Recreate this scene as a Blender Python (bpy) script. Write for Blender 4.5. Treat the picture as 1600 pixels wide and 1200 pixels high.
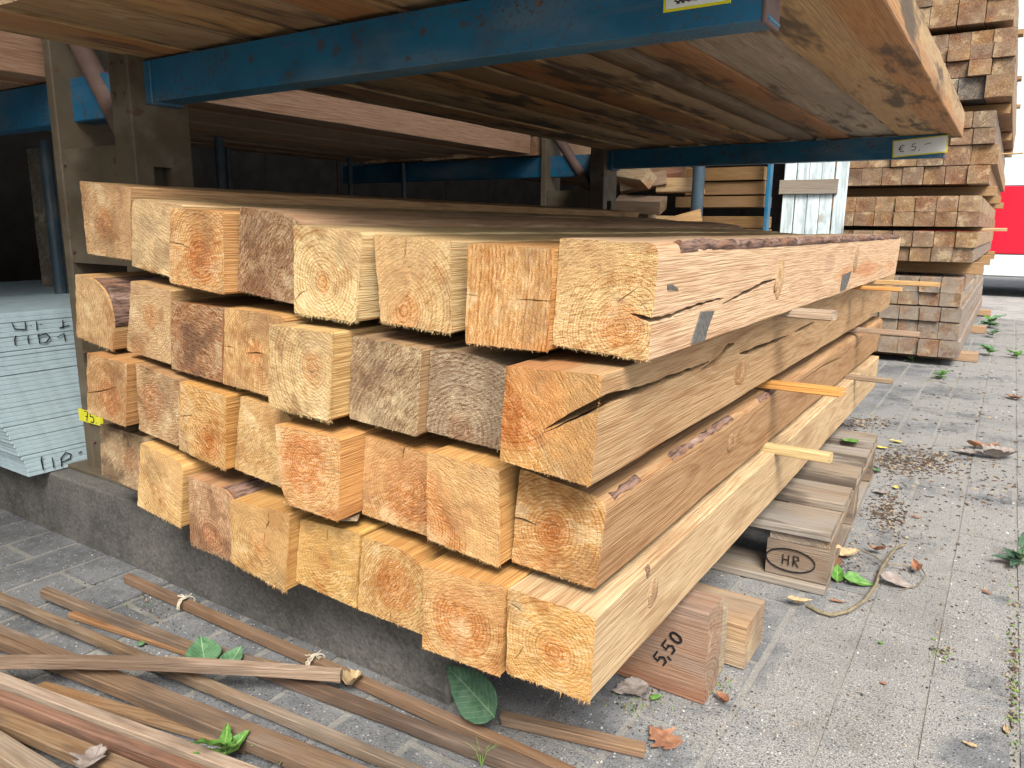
import bpy, bmesh, math, random
import numpy as np
from mathutils import Vector, Matrix, noise

for o in list(bpy.data.objects):
    bpy.data.objects.remove(o)
S = bpy.context.scene
COL = S.collection
G = -0.9                      # ground level; the lens is at z = 0, 0.9 m above the paving

# ------------------------------------------------------------------ camera
F_PX, CX, CY = 1180.0, 800.0, 600.0          # focal length and centre in pixels of a 1600 x 1200 frame
_y = np.array([1586 - CX, 361 - CY, F_PX]); _y /= np.linalg.norm(_y)
_d = np.cross(_y, np.array([1, .0105, 0.])); _d /= np.linalg.norm(_d)
if _d[1] < 0: _d = -_d
_x = np.cross(_d, _y)
if _x[0] < 0: _x = -_x
RW = np.stack([_x, _y, -_d])                 # camera axes (right, down, forward) -> world
cam_data = bpy.data.cameras.new('camera')
cam = bpy.data.objects.new('camera', cam_data); COL.objects.link(cam)
cam_data.sensor_fit = 'HORIZONTAL'; cam_data.sensor_width = 36.0
cam_data.lens = 36.0 * F_PX / 1600.0
cam_data.clip_start = .02; cam_data.clip_end = 2000
M3 = Matrix([[RW[i][0], -RW[i][1], -RW[i][2]] for i in range(3)])
cam.matrix_world = M3.to_4x4()
S.camera = cam

def ray(px, py): return RW @ np.array([(px - CX) / F_PX, (py - CY) / F_PX, 1.])
def atX(px, py, X): r = ray(px, py); return Vector(r * (X / r[0]))
def atY(px, py, Y): r = ray(px, py); return Vector(r * (Y / r[1]))
def atZ(px, py, Z): r = ray(px, py); return Vector(r * (Z / r[2]))

# ------------------------------------------------------------------ light
SUN_AZ, SUN_EL = Vector((.60, -.80)).normalized(), math.radians(49)
w = bpy.data.worlds.new('World'); S.world = w; w.use_nodes = True
nt = w.node_tree; nt.nodes.clear()
sky = nt.nodes.new('ShaderNodeTexSky'); sky.sky_type = 'NISHITA'; sky.sun_disc = False
sky.sun_elevation = SUN_EL; sky.sun_rotation = math.atan2(SUN_AZ.x, SUN_AZ.y)
sky.air_density = 1.0; sky.dust_density = 4.0; sky.ozone_density = 1.0
bg = nt.nodes.new('ShaderNodeBackground'); bg.inputs[1].default_value = .12
ow = nt.nodes.new('ShaderNodeOutputWorld')
hs = nt.nodes.new('ShaderNodeHueSaturation'); hs.inputs['Saturation'].default_value = .38      # overcast: a whiter sky
nt.links.new(sky.outputs[0], hs.inputs['Color']); nt.links.new(hs.outputs[0], bg.inputs[0]); nt.links.new(bg.outputs[0], ow.inputs[0])
sun_data = bpy.data.lights.new('sun', 'SUN'); sun_data.energy = 2.6
sun_data.angle = math.radians(24); sun_data.color = (1.0, .95, .87)
sun = bpy.data.objects.new('sun', sun_data); COL.objects.link(sun)
_sd = Vector((SUN_AZ.x * math.cos(SUN_EL), SUN_AZ.y * math.cos(SUN_EL), math.sin(SUN_EL)))
sun.rotation_euler = _sd.to_track_quat('Z', 'Y').to_euler()
S.view_settings.view_transform = 'Standard'; S.view_settings.look = 'None'
S.view_settings.gamma = 1.0; S.view_settings.use_curve_mapping = False
S.view_settings.exposure = 0.92
S.cycles.max_bounces = 3; S.cycles.diffuse_bounces = 1; S.cycles.glossy_bounces = 2

# ------------------------------------------------------------------ node helpers
class Mat:
    def __init__(s, name):
        s.m = bpy.data.materials.new(name); s.m.use_nodes = True
        s.t = s.m.node_tree; s.t.nodes.clear()
        s.out = s.n('ShaderNodeOutputMaterial'); s.b = s.n('ShaderNodeBsdfPrincipled')
        s.t.links.new(s.b.outputs[0], s.out.inputs[0])
    def n(s, k, **kw):
        x = s.t.nodes.new(k)
        for a, v in kw.items(): setattr(x, a, v)
        return x
    def l(s, a, b):
        if hasattr(a, 'is_output') or isinstance(a, bpy.types.NodeSocket): s.t.links.new(a, b)
        else:
            try: b.default_value = a
            except Exception: b.default_value = tuple(a) + (1.0,) if len(a) == 3 and len(b.default_value) == 4 else a
    def math(s, op, a, b=0.0, c=None, clamp=False):
        x = s.n('ShaderNodeMath', operation=op, use_clamp=clamp); s.l(a, x.inputs[0]); s.l(b, x.inputs[1])
        if c is not None: s.l(c, x.inputs[2])
        return x.outputs[0]
    def vm(s, op, a, b=(0, 0, 0)):
        x = s.n('ShaderNodeVectorMath', operation=op); s.l(a, x.inputs[0])
        if op == 'SCALE': s.l(b, x.inputs['Scale'])
        else: s.l(b, x.inputs[1])
        return x.outputs['Value'] if op in ('LENGTH', 'DOT_PRODUCT', 'DISTANCE') else x.outputs[0]
    def mix(s, f, a, b, mode='MIX'):
        x = s.n('ShaderNodeMix', data_type='RGBA', blend_type=mode); x.clamp_factor = True
        s.l(f, x.inputs[0]); s.l(a, x.inputs[6]); s.l(b, x.inputs[7]); return x.outputs[2]
    def step(s, v, lo, hi, a=0.0, b=1.0):
        x = s.n('ShaderNodeMapRange', interpolation_type='SMOOTHSTEP'); s.l(v, x.inputs[0])
        x.inputs[1].default_value = lo; x.inputs[2].default_value = hi
        x.inputs[3].default_value = a; x.inputs[4].default_value = b; return x.outputs[0]
    def noise(s, vec, scale=5.0, detail=4.0, rough=.55):
        x = s.n('ShaderNodeTexNoise'); s.l(vec, x.inputs['Vector'])
        x.inputs['Scale'].default_value = scale; x.inputs['Detail'].default_value = detail; x.inputs['Roughness'].default_value = rough
        return x.outputs[0]
    def noisec(s, vec, scale=5.0, detail=2.0):
        x = s.n('ShaderNodeTexNoise'); s.l(vec, x.inputs['Vector'])
        x.inputs['Scale'].default_value = scale; x.inputs['Detail'].default_value = detail
        return x.outputs[1]
    def voro(s, vec, scale, feat='F1', out=0):
        x = s.n('ShaderNodeTexVoronoi', feature=feat); s.l(vec, x.inputs['Vector']); x.inputs['Scale'].default_value = scale
        return x.outputs[out]
    def attr(s, name, out='Vector'):
        x = s.n('ShaderNodeAttribute', attribute_type='OBJECT', attribute_name=name); return x.outputs[out]
    def co(s): return s.n('ShaderNodeTexCoord').outputs['Object']
    def geo(s, o='Position'): return s.n('ShaderNodeNewGeometry').outputs[o]
    def sep(s, v):
        x = s.n('ShaderNodeSeparateXYZ'); s.l(v, x.inputs[0]); return x.outputs
    def comb(s, a, b, c):
        x = s.n('ShaderNodeCombineXYZ'); s.l(a, x.inputs[0]); s.l(b, x.inputs[1]); s.l(c, x.inputs[2]); return x.outputs[0]
    def fin(s, col, rough=.7, bump=None, dist=.001, strength=1.0, metal=0.0, spec=.3):
        s.l(col, s.b.inputs['Base Color']); s.l(rough, s.b.inputs['Roughness'])
        s.b.inputs['Metallic'].default_value = metal; s.b.inputs['Specular IOR Level'].default_value = spec
        if bump is not None:
            x = s.n('ShaderNodeBump'); x.inputs['Strength'].default_value = strength; x.inputs['Distance'].default_value = dist
            s.l(bump, x.inputs['Height']); s.l(x.outputs[0], s.b.inputs['Normal'])
        return s.m

def timber_material():
    """Rings about a pith that runs along the local y axis; per-piece numbers come from object properties:
    pith = (x, z, ring width), tint = colour, wood = (weathering, heart radius, saw angle), mark = (stain, knots, seed),
    flank = colour factor of the long faces against the sawn ends."""
    m = Mat('sawn_timber')
    co = m.co(); pith = m.attr('pith'); tint = m.attr('tint'); wood = m.attr('wood'); mark = m.attr('mark'); flank = m.attr('flank'); rag = m.attr('tear', 'Fac'); ridge = m.attr('ridge')
    px, pz, rw = m.sep(pith); grey, heart, ang = m.sep(wood); stain, knots, seed = m.sep(mark)
    off = m.comb(m.math('MULTIPLY', seed, 13.7), m.math('MULTIPLY', seed, 7.3), m.math('MULTIPLY', seed, 3.1))
    cs = m.vm('ADD', co, off)
    vt = m.n('ShaderNodeVectorTransform', vector_type='NORMAL', convert_from='WORLD', convert_to='OBJECT')
    m.l(m.geo('True Normal'), vt.inputs[0])
    ny = m.math('ABSOLUTE', m.sep(vt.outputs[0])[1])
    end = m.step(ny, .55, .8); side = m.math('SUBTRACT', 1.0, end)
    # knots: spread-out cells, mostly on the long faces
    kd = m.voro(m.vm('MULTIPLY', cs, (5.0, 2.1, 5.0)), 1.0)
    kf = m.math('MULTIPLY', knots, m.math('ADD', m.math('MULTIPLY', side, .9), .1))
    kn = m.math('MULTIPLY', m.step(kd, .17, .10), kf)
    bulge = m.math('MULTIPLY', m.math('EXPONENT', m.math('MULTIPLY', m.math('POWER', m.math('DIVIDE', kd, .36), 2.0), -1.0)), m.math('MULTIPLY', kf, .020))
    w1 = m.noisec(m.vm('MULTIPLY', cs, (5, .9, 5)), 1.0, 1.0)
    wv = m.vm('SCALE', m.vm('SUBTRACT', w1, (.5, .5, .5)), .042)
    x, y, z = m.sep(m.vm('ADD', co, wv))
    r = m.vm('LENGTH', m.comb(m.math('SUBTRACT', x, px), 0.0, m.math('SUBTRACT', z, pz)))
    fib = m.noise(m.vm('MULTIPLY', cs, (420, 9, 420)), 1.0, 2.0, .6)
    r = m.math('ADD', m.math('ADD', r, bulge), m.math('MULTIPLY', fib, .0016))
    rr = m.math('DIVIDE', r, rw)
    rr = m.math('ADD', rr, m.math('MULTIPLY', m.noise(m.comb(m.math('MULTIPLY', r, 22.0), seed, 0.0), 1.0, 0.0), 2.6))
    ph = m.math('FRACT', rr)
    late = m.math('MULTIPLY', m.step(ph, .30, .90), m.step(ph, 1.0, .92))
    ringrand = m.n('ShaderNodeTexWhiteNoise', noise_dimensions='1D'); m.l(m.math('FLOOR', rr), ringrand.inputs['W'])
    late = m.math('MULTIPLY', late, m.math('ADD', m.math('MULTIPLY', ringrand.outputs[0], .75), .25))
    # colours
    tint = m.mix(side, tint, m.mix(1.0, tint, flank, 'MULTIPLY'))
    sap = m.mix(1.0, tint, (.97, .93, .82, 1), 'MULTIPLY')
    hea = m.mix(1.0, tint, (.86, .58, .38, 1), 'MULTIPLY')
    blotch = m.noise(m.vm('MULTIPLY', cs, (13, 2.6, 13)), 1.0, 3.0, .62)
    hn = m.math('ADD', r, m.math('MULTIPLY', m.math('SUBTRACT', blotch, .5), .07))
    hf = m.step(m.math('SUBTRACT', hn, heart), .014, -.004, 0, .8)
    base = m.mix(hf, sap, hea)
    lw = m.mix(1.0, base, (.58, .35, .20, 1), 'MULTIPLY')
    col = m.mix(m.math('MULTIPLY', late, m.math('ADD', m.math('MULTIPLY', end, .40), .45)), base, lw)
    # sawn ends: torn fibres, saw tracks, mottling
    ca = m.n('ShaderNodeVectorRotate', rotation_type='Y_AXIS'); m.l(co, ca.inputs['Vector']); m.l(ang, ca.inputs['Angle'])
    saw = m.noise(m.vm('MULTIPLY', m.vm('ADD', ca.outputs[0], off), (70, 5, 300)), 1.0, 2.0, .65)
    fuzz = m.noise(cs, 620.0, 1.0, .7)
    tear = m.math('ADD', m.math('MULTIPLY', saw, .55), m.math('MULTIPLY', fuzz, .45))
    col = m.mix(m.math('MULTIPLY', m.math('MULTIPLY', end, rag), m.step(tear, .50, .63, 0, .95)), col, m.mix(1.0, col, (.44, .27, .15, 1), 'MULTIPLY'))
    col = m.mix(m.math('MULTIPLY', end, m.step(tear, .49, .36, 0, .75)), col, m.mix(.6, col, (.94, .78, .50, 1)))
    col = m.mix(m.math('MULTIPLY', end, m.step(blotch, .51, .68, 0, .75)), col, m.mix(1.0, col, (.70, .50, .36, 1), 'MULTIPLY'))
    col = m.mix(m.math('MULTIPLY', end, m.step(blotch, .46, .32, 0, .6)), col, m.mix(.55, col, (.92, .75, .46, 1)))
    rx_, rz_, ro_ = m.sep(ridge); cx_, cy_, cz_ = m.sep(co)
    rd = m.math('ADD', m.math('SUBTRACT', m.math('ADD', m.math('MULTIPLY', cx_, rx_), m.math('MULTIPLY', cz_, rz_)), ro_), m.math('MULTIPLY', m.math('SUBTRACT', blotch, .5), .045))
    half = m.math('MULTIPLY', end, m.step(rd, -.0016, .0016)); rl = m.math('MULTIPLY', end, m.step(m.math('ABSOLUTE', rd), .0022, .0006))
    col = m.mix(m.math('MULTIPLY', half, .75), col, m.mix(.45, m.mix(1.0, col, (.86, .70, .55, 1), 'MULTIPLY'), tint))
        # long faces: fibres, broad drifts of tone
    col = m.mix(m.math('MULTIPLY', side, m.step(fib, .40, .66, 0, .62)), col, m.mix(1.0, col, (.56, .44, .34, 1), 'MULTIPLY'))
    col = m.mix(m.math('MULTIPLY', side, m.step(blotch, .52, .72, 0, .6)), col, m.mix(1.0, col, (.62, .50, .42, 1), 'MULTIPLY'))
    kc = m.mix(m.math('FRACT', m.math('MULTIPLY', kd, 38.0)), (.34, .16, .065, 1), (.17, .07, .03, 1))
    kc = m.mix(.3, kc, tint)
    col = m.mix(m.math('MULTIPLY', kn, .9), col, kc)
    # weathering and blue stain
    wn = m.noise(m.vm('MULTIPLY', cs, (9, 1.5, 9)), 1.0, 4.0, .64)
    gw = m.math('MULTIPLY', grey, m.math('ADD', m.step(wn, .35, .65), .25), clamp=True)
    col = m.mix(gw, col, m.mix(late, (.31, .275, .235, 1), (.165, .14, .115, 1)))
    col = m.mix(m.math('MULTIPLY', end, m.step(wn, .52, .66, 0, .38)), col, (.20, .125, .07, 1))
    sn = m.math('MULTIPLY', stain, m.step(m.math('ADD', m.math('MULTIPLY', wn, -.6), m.math('MULTIPLY', blotch, 1.0)), .20, .36), clamp=True)
    col = m.mix(m.math('MULTIPLY', sn, .85), col, (.085, .068, .055, 1))
    h = m.math('ADD', m.math('MULTIPLY', end, m.math('MULTIPLY', tear, m.math('ADD', m.math('MULTIPLY', rag, 2.4), .5))), m.math('MULTIPLY', side, m.math('MULTIPLY', fib, .9)))
    h = m.math('ADD', h, m.math('MULTIPLY', half, .10))
    return m.fin(col, .75, h, .0028, 1.0, spec=.2)

def bark_material():
    m = Mat('bark'); co = m.co()
    n = m.noise(m.vm('MULTIPLY', co, (150, 22, 150)), 1.0, 5.0, .7); n2 = m.noise(m.vm('MULTIPLY', co, (40, 10, 40)), 1.0, 4.0, .6)
    c = m.mix(m.step(n, .35, .62), (.075, .042, .030, 1), (.30, .185, .14, 1))
    c = m.mix(m.step(n2, .52, .66, 0, .8), c, (.28, .135, .075, 1))
    c = m.mix(m.step(n2, .44, .34, 0, .7), c, (.46, .33, .28, 1))
    return m.fin(c, .9, m.math('ADD', n, m.math('MULTIPLY', n2, .7)), .006, 1.0)

def paint_material(name, col, rust, wear, dust=.15, rough=.45):
    m = Mat(name); p = m.co()
    big = m.noise(p, 6.0, 5.0, .6); fine = m.noise(p, 75.0, 3.0, .6)
    c = m.mix(m.step(big, .40, .66), col, tuple(x * .72 for x in col[:3]) + (1,))
    c = m.mix(m.step(m.noise(m.vm('MULTIPLY', p, (3, 9, 9)), 1.0, 4.0), .45, .75, 0, dust), c, (.30, .27, .22, 1))
    sp = m.math('MULTIPLY', m.step(m.noise(p, 160.0, 2.0, .6), .62 - wear * .05, .66), m.step(m.noise(p, 9.0, 3.0), .42, .62))
    c = m.mix(m.math('MULTIPLY', sp, .9), c, rust)
    e = m.step(m.noise(p, 26.0, 4.0), .66 - wear * .03, .70)
    c = m.mix(m.math('MULTIPLY', e, .8), c, rust)
    ed_ = m.math('MULTIPLY', m.step(m.noise(m.vm('MULTIPLY', p, (5, 60, 60)), 1.0, 4.0, .7), .56, .66), .55 * min(1, wear))
    c = m.mix(ed_, c, tuple(x * .55 + .05 for x in col[:3]) + (1,))
    rg = m.math('ADD', rough, m.math('MULTIPLY', sp, .35), clamp=True)
    return m.fin(c, rg, m.math('SUBTRACT', m.math('MULTIPLY', big, .5), sp), .0006, .5, spec=.4)

def stone_material(name, dark, light, grit, moss=0.0, rough=.85, speck=.5, lit_sand=None):
    m = Mat(name); p = m.geo()
    n1 = m.noise(p, 4.5, 5.0, .6); n2 = m.noise(p, 33.0, 4.0, .65); n3 = m.voro(p, grit); n4 = m.noise(p, grit * 2.2, 2.0, .6)
    rnd = m.n('ShaderNodeObjectInfo').outputs['Random']
    c = m.mix(m.step(n1, .34, .66), dark, light)
    c = m.mix(m.math('MULTIPLY', m.math('SUBTRACT', rnd, .5), .30, clamp=True), c, dark)
    c = m.mix(m.step(n2, .40, .66, 0, .35), c, tuple(min(1, x * 1.35) for x in light[:3]) + (1,))
    if lit_sand:      # trodden-in sand; its mask also paints in the lit lane and shaded left
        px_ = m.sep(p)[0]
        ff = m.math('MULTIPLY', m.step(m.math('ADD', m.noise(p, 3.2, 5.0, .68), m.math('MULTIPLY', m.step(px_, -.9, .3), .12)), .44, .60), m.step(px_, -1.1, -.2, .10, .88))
        c = m.mix(ff, c, m.mix(m.step(n4, .42, .58), lit_sand, tuple(x * .55 for x in lit_sand[:3]) + (1,)))
    v = m.n('ShaderNodeTexVoronoi', feature='F1'); m.l(p, v.inputs['Vector']); v.inputs['Scale'].default_value = grit
    cell = m.sep(v.outputs['Color'])[0]
    near = m.step(v.outputs['Distance'], .42, .26)
    c = m.mix(m.math('MULTIPLY', m.math('MULTIPLY', near, m.step(cell, .88, .94)), speck * .55), c, (.62, .61, .58, 1))
    c = m.mix(m.math('MULTIPLY', m.math('MULTIPLY', near, m.step(cell, .24, .18)), speck * .8), c, (.06, .063, .068, 1))
    if moss:
        c = m.mix(m.step(m.noise(p, 7.0, 5.0, .7), .57, .70, 0, moss), c, (.10, .085, .055, 1)); c = m.mix(m.step(m.noise(p, 1.7, 4.0, .65), .52, .68, 0, moss), c, (.085, .08, .07, 1))
    c = m.mix(m.step(n4, .50, .66, 0, .40), c, tuple(x * .5 for x in dark[:3]) + (1,)); c = m.mix(m.step(n4, .46, .34, 0, .30), c, tuple(min(1, x * 1.6) for x in light[:3]) + (1,))
    h = m.math('ADD', m.math('MULTIPLY', n2, .6), m.math('ADD', m.math('MULTIPLY', n4, .7), m.math('MULTIPLY', near, .35)))
    return m.fin(c, rough, h, .0022, .9, spec=.25)

def simple(name, col, rough=.6, var=.25, scale=20.0, bump=.3, metal=0.0, spec=.3):
    m = Mat(name); p = m.co(); n = m.noise(p, scale, 5.0, .6)
    c = m.mix(m.step(n, .3, .7), tuple(x * (1 - var) for x in col[:3]) + (1,), tuple(min(1, x * (1 + var)) for x in col[:3]) + (1,))
    return m.fin(c, rough, n, .001, bump, metal, spec)

def leaf_material(name, a, b, vein, rough=.5):
    m = Mat(name); co = m.co(); x, y, z = m.sep(co); n = m.noise(co, 60.0, 4.0)
    c = m.mix(m.step(n, .35, .68), a, b)
    mid = m.step(m.math('ABSOLUTE', x), .0012, .0004)
    sv = m.math('ABSOLUTE', m.math('SUBTRACT', m.math('FRACT', m.math('MULTIPLY', m.math('SUBTRACT', y, m.math('ABSOLUTE', x)), 75.0)), .5))
    c = m.mix(m.math('MAXIMUM', mid, m.step(sv, .06, .02, 0, .6)), c, vein)
    c = m.mix(m.step(m.noise(co, 130.0, 2.0), .66, .74, 0, .6), c, (.12, .085, .045, 1))
    m.b.inputs['Subsurface Weight'].default_value = .0
    return m.fin(c, rough, n, .0015, .6, spec=.35)

TIMBER = timber_material(); BARK = bark_material()
BLUE = paint_material('blue_rack_paint', (.014, .130, .245, 1), (.085, .050, .032, 1), 1.4, .30)
OLIVE = paint_material('olive_rack_paint', (.120, .094, .060, 1), (.12, .06, .03, 1), .2, .35, .6)
RUST = paint_material('rusty_steel', (.135, .082, .066, 1), (.10, .05, .03, 1), .8, .2, .7)
PIPE = paint_material('blue_grey_pipe_paint', (.045, .078, .105, 1), (.12, .09, .07, 1), .8, .3, .45)
PAVER = stone_material('concrete_paver', (.088, .094, .102, 1), (.19, .195, .20, 1), 150.0, .30, speck=1.0, lit_sand=(.37, .36, .34, 1))
GROUND = stone_material('yard_concrete', (.24, .24, .235, 1), (.36, .355, .34, 1), 150.0, .30)
SAND = stone_material('joint_sand', (.19, .185, .17, 1), (.29, .28, .26, 1), 240.0, .45, lit_sand=(.37, .36, .34, 1))
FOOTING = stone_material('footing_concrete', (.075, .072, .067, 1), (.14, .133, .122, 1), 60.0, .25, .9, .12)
BOARD = simple('pale_blue_board', (.44, .56, .60, 1), .6, .10, 25, .2)
WHITEPAINT = None
BLACK = simple('black_marker', (.012, .012, .014, 1), .5, .2, 50, 0)
DARKGREY = simple('grey_mark', (.12, .115, .105, 1), .8, .3, 120, .2)
PAPER = simple('paper_label', (.78, .80, .78, 1), .5, .05, 30, 0)
YELLOW = simple('yellow_label', (.72, .68, .03, 1), .45, .06, 30, 0)
STRING = simple('pale_string', (.52, .46, .36, 1), .9, .2, 200, .4)
G_LEAF = leaf_material('green_leaf', (.065, .16, .075, 1), (.11, .22, .115, 1), (.25, .34, .19, 1))
D_LEAF = leaf_material('dark_green_leaf', (.035, .085, .048, 1), (.065, .125, .075, 1), (.15, .22, .13, 1))
L_LEAF = leaf_material('fresh_leaf', (.055, .165, .025, 1), (.11, .25, .045, 1), (.20, .32, .10, 1))
Y_LEAF = leaf_material('yellow_leaf', (.55, .42, .06, 1), (.62, .52, .16, 1), (.6, .5, .2, 1))
B_LEAF = leaf_material('brown_leaf', (.24, .105, .06, 1), (.36, .18, .10, 1), (.20, .10, .06, 1), .75)
T_LEAF = leaf_material('tan_leaf', (.36, .25, .13, 1), (.50, .38, .22, 1), (.26, .18, .10, 1), .75)
X_LEAF = leaf_material('grey_dead_leaf', (.20, .165, .145, 1), (.31, .27, .245, 1), (.17, .14, .12, 1), .8)
TWIG = simple('twig_bark', (.20, .165, .105, 1), .8, .3, 90, .5)
STEMG = simple('green_stem', (.16, .26, .07, 1), .6, .2, 90, .2)

# ------------------------------------------------------------------ object helpers
def link(name, me, mat=None, parent=None, loc=None, rot=None):
    o = bpy.data.objects.new(name, me); COL.objects.link(o)
    if mat is not None and me is not None and not me.materials: me.materials.append(mat)
    if parent is not None: o.parent = parent
    if loc is not None: o.location = loc
    if rot is not None: o.rotation_euler = rot
    return o
def tag(o, label, cat, group=None, kind=None):
    if label: o['label'] = label
    if cat: o['category'] = cat
    if group: o['group'] = group
    if kind: o['kind'] = kind
    return o
def empty(name, loc=(0, 0, 0), rz=0.0):
    o = bpy.data.objects.new(name, None); COL.objects.link(o); o.location = loc; o.rotation_euler = (0, 0, rz); o.empty_display_size = .05
    return o
def mesh(name, vs, fs, smooth=None):
    me = bpy.data.meshes.new(name); me.from_pydata([tuple(v) for v in vs], [], fs); me.update()
    bm = bmesh.new(); bm.from_mesh(me); bmesh.ops.recalc_face_normals(bm, faces=bm.faces); bm.to_mesh(me); bm.free()
    if smooth is not None:
        me.polygons.foreach_set('use_smooth', [True] * len(me.polygons)); me.set_sharp_from_angle(angle=math.radians(smooth))
    return me
def bevel_box(x0, x1, y0, y1, z0, z1, b=.002, seg=1):
    bm = bmesh.new(); bmesh.ops.create_cube(bm, size=1.0)
    for v in bm.verts: v.co = Vector(((x0 + x1) / 2 + v.co.x * (x1 - x0), (y0 + y1) / 2 + v.co.y * (y1 - y0), (z0 + z1) / 2 + v.co.z * (z1 - z0)))
    if b > 0: bmesh.ops.bevel(bm, geom=bm.edges[:], offset=b, segments=seg, affect='EDGES', profile=.5)
    me = bpy.data.meshes.new('box'); bm.to_mesh(me); bm.free(); return me
def join_meshes(ms):
    bm = bmesh.new()
    for m in ms: bm.from_mesh(m); bpy.data.meshes.remove(m)
    me = bpy.data.meshes.new('joined'); bm.to_mesh(me); bm.free(); return me
def cut(me, cutters):
    """Boolean difference; the cutters are closed meshes in the same space."""
    o = bpy.data.objects.new('tmp_body', me); COL.objects.link(o); extra = []
    for c in cutters:
        k = bpy.data.objects.new('tmp_cut', c); COL.objects.link(k); extra.append(k)
        md = o.modifiers.new('b', 'BOOLEAN'); md.object = k; md.operation = 'DIFFERENCE'; md.solver = 'EXACT'
    dg = bpy.context.evaluated_depsgraph_get(); dg.update()
    new = bpy.data.meshes.new_from_object(o.evaluated_get(dg))
    for x in [o] + extra: bpy.data.objects.remove(x)
    return new
def tube(pts, rad, n=8, taper=1.0):
    pts = [Vector(p) for p in pts]; vs = []; fs = []; K = len(pts)
    for i, p in enumerate(pts):
        d = (pts[min(i + 1, K - 1)] - pts[max(i - 1, 0)]).normalized()
        a = d.orthogonal().normalized() if i == 0 else (a - d * a.dot(d)).normalized()
        b = d.cross(a); rr = rad * (1 + (taper - 1) * i / max(1, K - 1))
        for k in range(n):
            t = 2 * math.pi * k / n; vs.append(p + (a * math.cos(t) + b * math.sin(t)) * rr)
    for i in range(K - 1):
        for k in range(n): fs.append((i * n + k, i * n + (k + 1) % n, (i + 1) * n + (k + 1) % n, (i + 1) * n + k))
    fs.append(tuple(range(n))[::-1]); fs.append(tuple((K - 1) * n + k for k in range(n)))
    return mesh('tube', vs, fs, 50)
def ribbon(polys, O, U, V, width, thick=.0008):
    """Marker strokes: flat raised bands following polylines given in (u, v) on a plane."""
    O, U, V = Vector(O), Vector(U), Vector(V); N = U.cross(V).normalized(); vs = []; fs = []
    for pl in polys:
        P = [Vector((a, b)) for a, b in pl]; base = len(vs); K = len(P)
        for i, p in enumerate(P):
            d = (P[min(i + 1, K - 1)] - P[max(i - 1, 0)]).normalized(); q = Vector((-d.y, d.x)) * width * (.5 if 0 < i < K - 1 else .36)
            for s, t in ((1, -.3), (1, 1), (-1, 1), (-1, -.3)):
                c = p + q * s; vs.append(O + U * c.x + V * c.y + N * thick * t)
        for i in range(K - 1):
            for k in range(4): fs.append((base + i * 4 + k, base + i * 4 + (k + 1) % 4, base + i * 4 + 4 + (k + 1) % 4, base + i * 4 + 4 + k))
        fs.append((base, base + 1, base + 2, base + 3)); e = base + (K - 1) * 4; fs.append((e, e + 1, e + 2, e + 3))
    return mesh('strokes', vs, fs)

def refine(poly, step=.02, chamfer=.003, rnd=None):
    """Subdivide a closed (x, z) outline and knock its corners off."""
    pts = []
    n = len(poly)
    for i in range(n):
        a, b, c = Vector(poly[i - 1]), Vector(poly[i]), Vector(poly[(i + 1) % n])
        ch = chamfer * (rnd.uniform(.5, 1.8) if rnd else 1.0)
        ang = (a - b).angle(c - b) if (a - b).length > 1e-6 and (c - b).length > 1e-6 else math.pi
        if ang < 2.5: pts += [b + (a - b).normalized() * ch, b + (c - b).normalized() * ch]
        else: pts.append(b)
    out = []
    for i, p in enumerate(pts):
        q = pts[(i + 1) % len(pts)]; k = max(1, int((q - p).length / step))
        out += [p.lerp(q, j / k) for j in range(k)]
    return out
def loft(outline, L, seed=0, nseg=None, amp=.0012, rings=5, endamp=.0012, bow=(0, 0), front=None, twist=0.0):
    """A length of timber: the outline swept along +y with sawn unevenness and rough ends."""
    n = len(outline); vs = []; fs = []
    ys = [0, .006, .02, .05, .1]
    k = nseg or max(2, int(L / .09))
    ys += [.1 + (L - .12) * (i + 1) / k for i in range(k)]; ys.append(L)
    ys = sorted(set([y for y in ys if 0 <= y <= L]))
    c = sum(outline, Vector((0, 0))) / n
    sd = seed * 11.31
    def skew(p): return front(p) if front else 0.0
    for y in ys:
        t = y / L; bx, bz = bow[0] * 4 * t * (1 - t), bow[1] * 4 * t * (1 - t); ca, sa = math.cos(twist * t), math.sin(twist * t)
        for p in outline:
            d = (p - c); q = Vector((c.x + d.x * ca - d.y * sa, c.y + d.x * sa + d.y * ca)); dn = d.normalized()
            a = amp * noise.noise(Vector((p.x * 9 + sd, y * 5, p.y * 9))) + amp * .6 * noise.noise(Vector((p.x * 60 + sd, y * 22, p.y * 60)))
            q = q + dn * a; yy = y + (skew(p) * (1 - t) if front else 0)
            if y == 0: yy += endamp * noise.noise(Vector((p.x * 90, sd, p.y * 90)))
            vs.append((q.x + bx, yy, q.y + bz))
    K = len(ys)
    for j in range(K - 1):
        for i in range(n): fs.append((j * n + i, j * n + (i + 1) % n, (j + 1) * n + (i + 1) % n, (j + 1) * n + i))
    prev = list(range(n))
    for r in range(1, rings + 1):
        s = 1 - r / (rings + 1.0); cur = []
        for p in outline:
            q = c + (p - c) * s
            a = endamp * (noise.noise(Vector((q.x * 90, sd, q.y * 90))) + .8 * noise.noise(Vector((q.x * 25, sd + 5, q.y * 25))))
            cur.append(len(vs)); vs.append((q.x, a + skew(q), q.y))
        for i in range(n): fs.append((prev[i], prev[(i + 1) % n], cur[(i + 1) % n], cur[i]))
        prev = cur
    m_ = len(vs); vs.append((c.x, skew(c), c.y))
    for i in range(n): fs.append((prev[i], prev[(i + 1) % n], m_))
    m_ = len(vs); vs.append((c.x + 0, L, c.y)); e = (K - 1) * n
    for i in range(n): fs.append((e + i, e + (i + 1) % n, m_))
    return mesh('timber', vs, fs, 35)
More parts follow.
